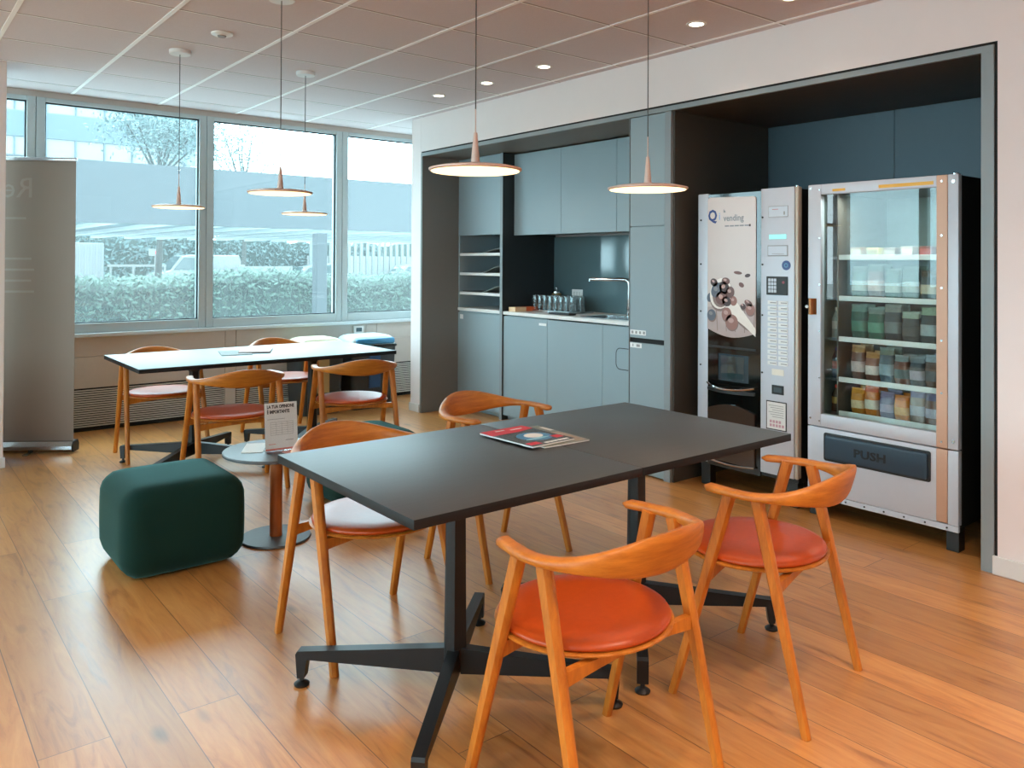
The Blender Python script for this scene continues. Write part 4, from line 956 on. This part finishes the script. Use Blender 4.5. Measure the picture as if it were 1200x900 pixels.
def leaves(mb, pts, size, mi=0):
    for p in pts:
        a = Vector((rnd.gauss(0, 1), rnd.gauss(0, 1), rnd.gauss(0, 1))).normalized(); b_ = a.orthogonal().normalized(); s = size*rnd.uniform(.6, 1.3)
        p = Vector(p); mb.add([p-a*s, p+b_*s*.5, p+a*s, p-b_*s*.5], [(0, 1, 2, 3)], mi)
hx0, hx1 = -6.0, 11.5
t = thing('hedge', 'long trimmed green hedge right outside the windows', 'hedge', ((hx0+hx1)/2, 12.3, G))
mb = MB(); rings = []; xx = hx0
while xx <= hx1:
    w_ = .42+.05*rnd.random(); h_ = 1.13+.06*math.sin(xx*1.7)+.05*rnd.random(); rings.append([(xx, 12.3-w_, G), (xx, 12.3-w_-.03, .4), (xx, 12.3-w_+.04, h_-.12), (xx, 12.3-.2, h_), (xx, 12.3+.2, h_), (xx, 12.3+w_, h_-.12), (xx, 12.3+w_, G)]); xx += .25
mb.loft(rings); mb.build('hedge_core', O['hedgein'], t)
mb = MB(); pts = []
for _ in range(15000):
    x_ = rnd.uniform(.5, 9.5) if rnd.random() < .85 else rnd.uniform(hx0, hx1); hh = 1.16+.06*math.sin(x_*1.7)
    if rnd.random() < .75: pts.append((x_, 12.3-.46+rnd.gauss(0, .035), rnd.uniform(0, hh)))
    else: pts.append((x_, 12.3+rnd.uniform(-.45, .45), hh+rnd.gauss(0, .035)))
leaves(mb, pts, .042); o = mb.build('foliage', O['hedge'], t); o['kind'] = 'stuff'
# broad canopy building across the yard
t = thing('canopy_roof', 'long blue-grey canopy roof across the yard behind the hedge', 'canopy', (10, 25, 2.2))
mb = MB(); mb.box(-16, 34, 18, 18.2, 2.16, 3.42); mb.build('fascia', O['fascia'], t)
MB().box(-16, 34, 18.2, 33, 2.28, 3.38).build('deck', O['soffit'], t)
mb = MB(); xx = -15.5
while xx < 33: mb.box(xx, xx+.22, 18.25, 32.9, 2.20, 2.281); xx += 1.15
mb.build('ribs', O['rib'], t)
for xx in (-12, -2, 18, 28): MB().box(xx, xx+.3, 25, 25.3, G, 2.2805).build('pillar', O['fascia'], t)
tag(MB().box(4.635, 4.785, 9.95, 10.10, G, 1.78, .01).build('steel_post', O['fascia']), 'pale blue steel post in front of the hedge outside the middle window', 'post')
# office block beyond, ribbon windows
t = thing('office_building', 'pale office building with ribbon windows rising behind the canopy at the left', 'building', (-3, 48, G))
for z0, z1 in ((G, 6.6), (7.73, 9.06), (10.33, 11.5)): MB().box(-34, 14.9, 48, 60, z0, z1).build('wall_band', O['facade'], t)
for z0, z1 in ((6.6, 7.73), (9.06, 10.33)):
    w_ = MB().box(-34, 14.8, 48.1, 59.9, z0, z1).build('ribbon_window', O['win'], t)
    mb = MB(); xx = -33.5
    while xx < 14.8: mb.box(xx, xx+.07, 48.0, 48.1, z0, z1); xx += 1.4
    mb.build('mullions', O['facade'], w_)
def tree(x, y, z1, r, n, lab):
    t = thing('tree', lab, 'tree', (x, y, G), 'trees in the yard')
    mb = MB(); mb.tube([(x, y, G), (x+.1, y, z1*.4), (x, y, z1*.8)], [.16, .11, .05], 8)
    br = []
    for k in range(9):
        a = rnd.uniform(0, 2*PI); e = (x+math.cos(a)*r*.75, y+math.sin(a)*r*.6, z1-r*.5+rnd.uniform(-.3, .7)*r); br.append(e); mb.tube([(x, y, z1*.62), ((x+e[0])/2, (y+e[1])/2, (z1*.6+e[2])/2+.1), e], [.06, .04, .02], 6)
    mb.build('trunk', O['bark'], t)
    mb = MB(); pts = []
    for _ in range(n):
        c = rnd.choice(br+[(x, y, z1-r*.5)]); pts.append((c[0]+rnd.gauss(0, r*.25), c[1]+rnd.gauss(0, r*.25), c[2]+rnd.gauss(0, r*.20)))
    leaves(mb, pts, .085); o = mb.build('crown', O['leaf'], t); o['kind'] = 'stuff'
tree(9.4, 35.5, 7.7, 2.3, 6500, 'hazy leafy tree rising over the canopy in the left window')
tree(16.0, 43.7, 8.2, 2.2, 2600, 'thin hazy tree rising over the canopy in the middle window')
# planting beyond the canopy
t = thing('shrub_bank', 'bank of pale shrubs seen under the canopy', 'shrubs', (8, 46.6, G))
mb = MB(); rings = []; xx = -16
while xx < 44: h_ = 2.3+.7*rnd.random(); rings.append([(xx, 46.1, G), (xx, 46.0, h_*.6), (xx, 46.6, h_), (xx, 47.2, h_), (xx, 47.6, G)]); xx += .8
mb.loft(rings); mb.build('shrub_core', O['hedgein'], t)
mb = MB(); leaves(mb, [(rnd.uniform(-2, 26), 46.0+rnd.gauss(0, .12), rnd.uniform(.4, 2.9)) for _ in range(5000)], .14); o = mb.build('foliage', O['leaf'], t); o['kind'] = 'stuff'
# vehicles and fences in the yard
def vehicle(name, lab, x, y, L, W, prof, roof, glassp, paint, cat):
    """side profile along x (u, z) extruded across y; windows set on the near side"""
    t = thing(name, lab, cat, (x+L/2, y+W/2, G))
    mb = MB(); rings = []
    for w_, sc in ((0, .0), (.08, 1), (W-.08, 1), (W, 0)):
        cz = .8; rings.append([(x+u, y+w_, G+(z if sc else z-.05*(z > 1.0))) for u, z in prof])
    mb.loft(rings); mb.build('car_body', paint, t, 30)
    for gp in glassp: mb = MB(); mb.prism([(x+u, G+z) for u, z in gp], 1, y-.012, y+.004); mb.build('side_window', O['carglass'], t)
    mb = MB(); fw_ = roof; mb.add([(x+fw_[0][0]-.02, y+.15, G+fw_[0][1]), (x+fw_[0][0]-.02, y+W-.15, G+fw_[0][1]), (x+fw_[1][0]-.02, y+W-.2, G+fw_[1][1]), (x+fw_[1][0]-.02, y+.2, G+fw_[1][1]), (x+fw_[0][0]+.05, y+.15, G+fw_[0][1]), (x+fw_[0][0]+.05, y+W-.15, G+fw_[0][1]), (x+fw_[1][0]+.05, y+W-.2, G+fw_[1][1]), (x+fw_[1][0]+.05, y+.2, G+fw_[1][1])], [(0, 1, 2, 3), (4, 5, 6, 7), (0, 1, 5, 4), (2, 3, 7, 6), (1, 2, 6, 5), (0, 3, 7, 4)]); mb.build('windscreen', O['carglass'], t)
    for u in (.75, L-.75):
        for w_ in (-.01, W-.17): mb = MB(); mb.cyl((x+u, y+w_, G+.32), (x+u, y+w_+.18, G+.32), .32, seg=20); mb.build('wheel', O['tyre'], t)
vehicle('van', 'white van parked beyond the hedge in the left window', 10.35, 40, 4.2, 1.8, [(0, .35), (0, .95), (.25, 1.25), (.85, 1.42), (1.35, 2.08), (1.7, 2.16), (4.1, 2.16), (4.2, 1.9), (4.2, .35)], [(.85, 1.42), (1.35, 2.08)],
 [[(.95, 1.42), (1.42, 2.02), (2.05, 2.02), (2.05, 1.42)]], O['car'], 'van')
vehicle('car', 'grey-green car parked beyond the hedge in the middle window', 17.6, 42, 4.1, 1.7, [(0, .3), (0, .8), (.9, 1.0), (1.5, 1.55), (3.0, 1.75), (3.8, 1.2), (4.1, 1.1), (4.1, .3)], [(.9, 1.0), (1.5, 1.55)],
 [[(1.1, 1.05), (1.6, 1.5), (2.2, 1.6), (2.2, 1.05)], [(2.3, 1.05), (2.3, 1.6), (2.95, 1.62), (3.4, 1.2), (3.4, 1.05)]], O['teal'], 'car')
vehicle('car', 'pale car parked beyond the hedge in the right window', 24.0, 42, 4.1, 1.7, [(0, .3), (0, .8), (.9, 1.0), (1.5, 1.6), (3.0, 1.8), (3.8, 1.2), (4.1, 1.1), (4.1, .3)], [(.9, 1.0), (1.5, 1.6)],
 [[(1.1, 1.05), (1.6, 1.52), (2.2, 1.62), (2.2, 1.05)], [(2.3, 1.05), (2.3, 1.62), (2.95, 1.64), (3.4, 1.2), (3.4, 1.05)]], O['teal'], 'car')
t = thing('truck_box', 'white ribbed truck box behind the hedge at the far left', 'truck', (6.2, 38.5, G))
MB().box(4.6, 7.88, 38, 40.2, .2, 2.12, .03).build('cargo_box', O['car'], t)
mb = MB(); xx = 4.7
while xx < 7.8: mb.box(xx, xx+.05, 37.975, 38.0, .3, 2.05); xx += .22
mb.build('ribs', O['fence'], t)
for u in (5.2, 7.2):
    mb = MB(); mb.cyl((u, 38.05, G+.42), (u, 38.3, G+.42), .42, seg=20); mb.build('wheel', O['tyre'], t)
MB().box(4.7, 7.8, 38.2, 40, G+.5, .2).build('chassis', O['tyre'], t)
t = thing('barrier_rail', 'white barrier rail across the yard in the left window', 'barrier', (8.9, 37.5, G))
MB().box(7.9, 10.3, 37.5, 37.56, 1.10, 1.20).build('rail', O['fence'], t)
for u in (8.0, 8.9, 10.2): MB().box(u, u+.08, 37.5, 37.56, G, 1.1).build('post', O['fence'], t)
t = thing('yard_sign', 'white sign board with a red mark above the van', 'sign', (9.97, 38, G))
MB().box(9.68, 10.27, 38, 38.04, 1.58, 1.90, .01).build('board', O['fence'], t); MB().box(9.95, 10.0, 38.04, 38.09, G, 1.85).build('post', O['fence'], t); MB().box(9.96, 10.03, 37.995, 38.0, 1.66, 1.80).build('red_mark', M['red'], t)
t = thing('yard_wall', 'low white wall with openings beyond the hedge in the middle window', 'wall', (15, 38, G))
MB().box(13.9, 16.4, 38, 38.2, G, 1.12).build('masonry', O['fence'], t); MB().box(13.7, 14.0, 37.95, 38.25, G, 1.2).build('end_post', O['fence'], t); MB().box(15.3, 15.6, 37.95, 38.25, G, .95).build('mid_post', O['gate'], t)
t = thing('yard_gate', 'pale slatted gate under the canopy in the right window', 'gate', (23, 46, G))
mb = MB(); xx = 20.5
while xx < 29: mb.box(xx, xx+.18, 45, 45.08, G+.1, 2.55); xx += .42
mb.build('slats', O['gate'], t); MB().box(20.4, 29.1, 45.08, 45.16, G, 1.7).build('base_wall', O['fence'], t)

# ------------------------------------------------------------------ light, sky, camera
W = bpy.data.worlds.new('sky'); SC.world = W; W.use_nodes = True; nt = W.node_tree; bg = nt.nodes['Background']
tc = nt.nodes.new('ShaderNodeTexCoord'); n = nt.nodes.new('ShaderNodeTexNoise'); n.inputs['Scale'].default_value = 2.2; n.inputs['Detail'].default_value = 5
nt.links.new(tc.outputs['Generated'], n.inputs['Vector'])
r = nt.nodes.new('ShaderNodeValToRGB'); r.color_ramp.elements[0].color = (.67, .88, 1.0, 1); r.color_ramp.elements[1].color = (.80, .95, 1.0, 1)
nt.links.new(n.outputs['Fac'], r.inputs['Fac']); nt.links.new(r.outputs['Color'], bg.inputs['Color']); bg.inputs['Strength'].default_value = 14.0

# camera: eye height 1.41 m, level, lens shifted down (perspective-corrected phone picture)
f, yaw, pitch, roll, py = 942.5, .6738, -.0083, .0051, 298.7
cy, sy = math.cos(yaw), math.sin(yaw)
R = Vector((cy, -sy, 0)); F = Vector((sy, cy, 0)); U = Vector((0, 0, 1))
cp, sp = math.cos(pitch), math.sin(pitch); F2 = F*cp-U*sp; U2 = U*cp+F*sp
cr, sr = math.cos(roll), math.sin(roll); R3 = R*cr+U2*sr; U3 = U2*cr-R*sr
cam = bpy.data.cameras.new('camera'); co = bpy.data.objects.new('camera', cam); COL.objects.link(co)
mw = Matrix(((R3.x, U3.x, -F2.x, 0), (R3.y, U3.y, -F2.y, 0), (R3.z, U3.z, -F2.z, 1.41), (0, 0, 0, 1)))
co.matrix_world = mw
cam.sensor_fit = 'HORIZONTAL'; cam.sensor_width = 36; cam.lens = f/1200*36; cam.shift_x = 0; cam.shift_y = (py-450)/1200; cam.clip_start = .05; cam.clip_end = 300
SC.camera = co

vs = SC.view_settings; SC.display_settings.display_device = 'sRGB'
vs.view_transform = 'Standard'; vs.look = 'None'; vs.gamma = 1; vs.use_curve_mapping = False; vs.exposure = -.25
cy_ = SC.cycles
cy_.use_denoising = True; cy_.max_bounces = 10; cy_.diffuse_bounces = 5; cy_.glossy_bounces = 4; cy_.transparent_max_bounces = 14; cy_.transmission_bounces = 6
cy_.sample_clamp_indirect = 12; cy_.caustics_reflective = False; cy_.caustics_refractive = False
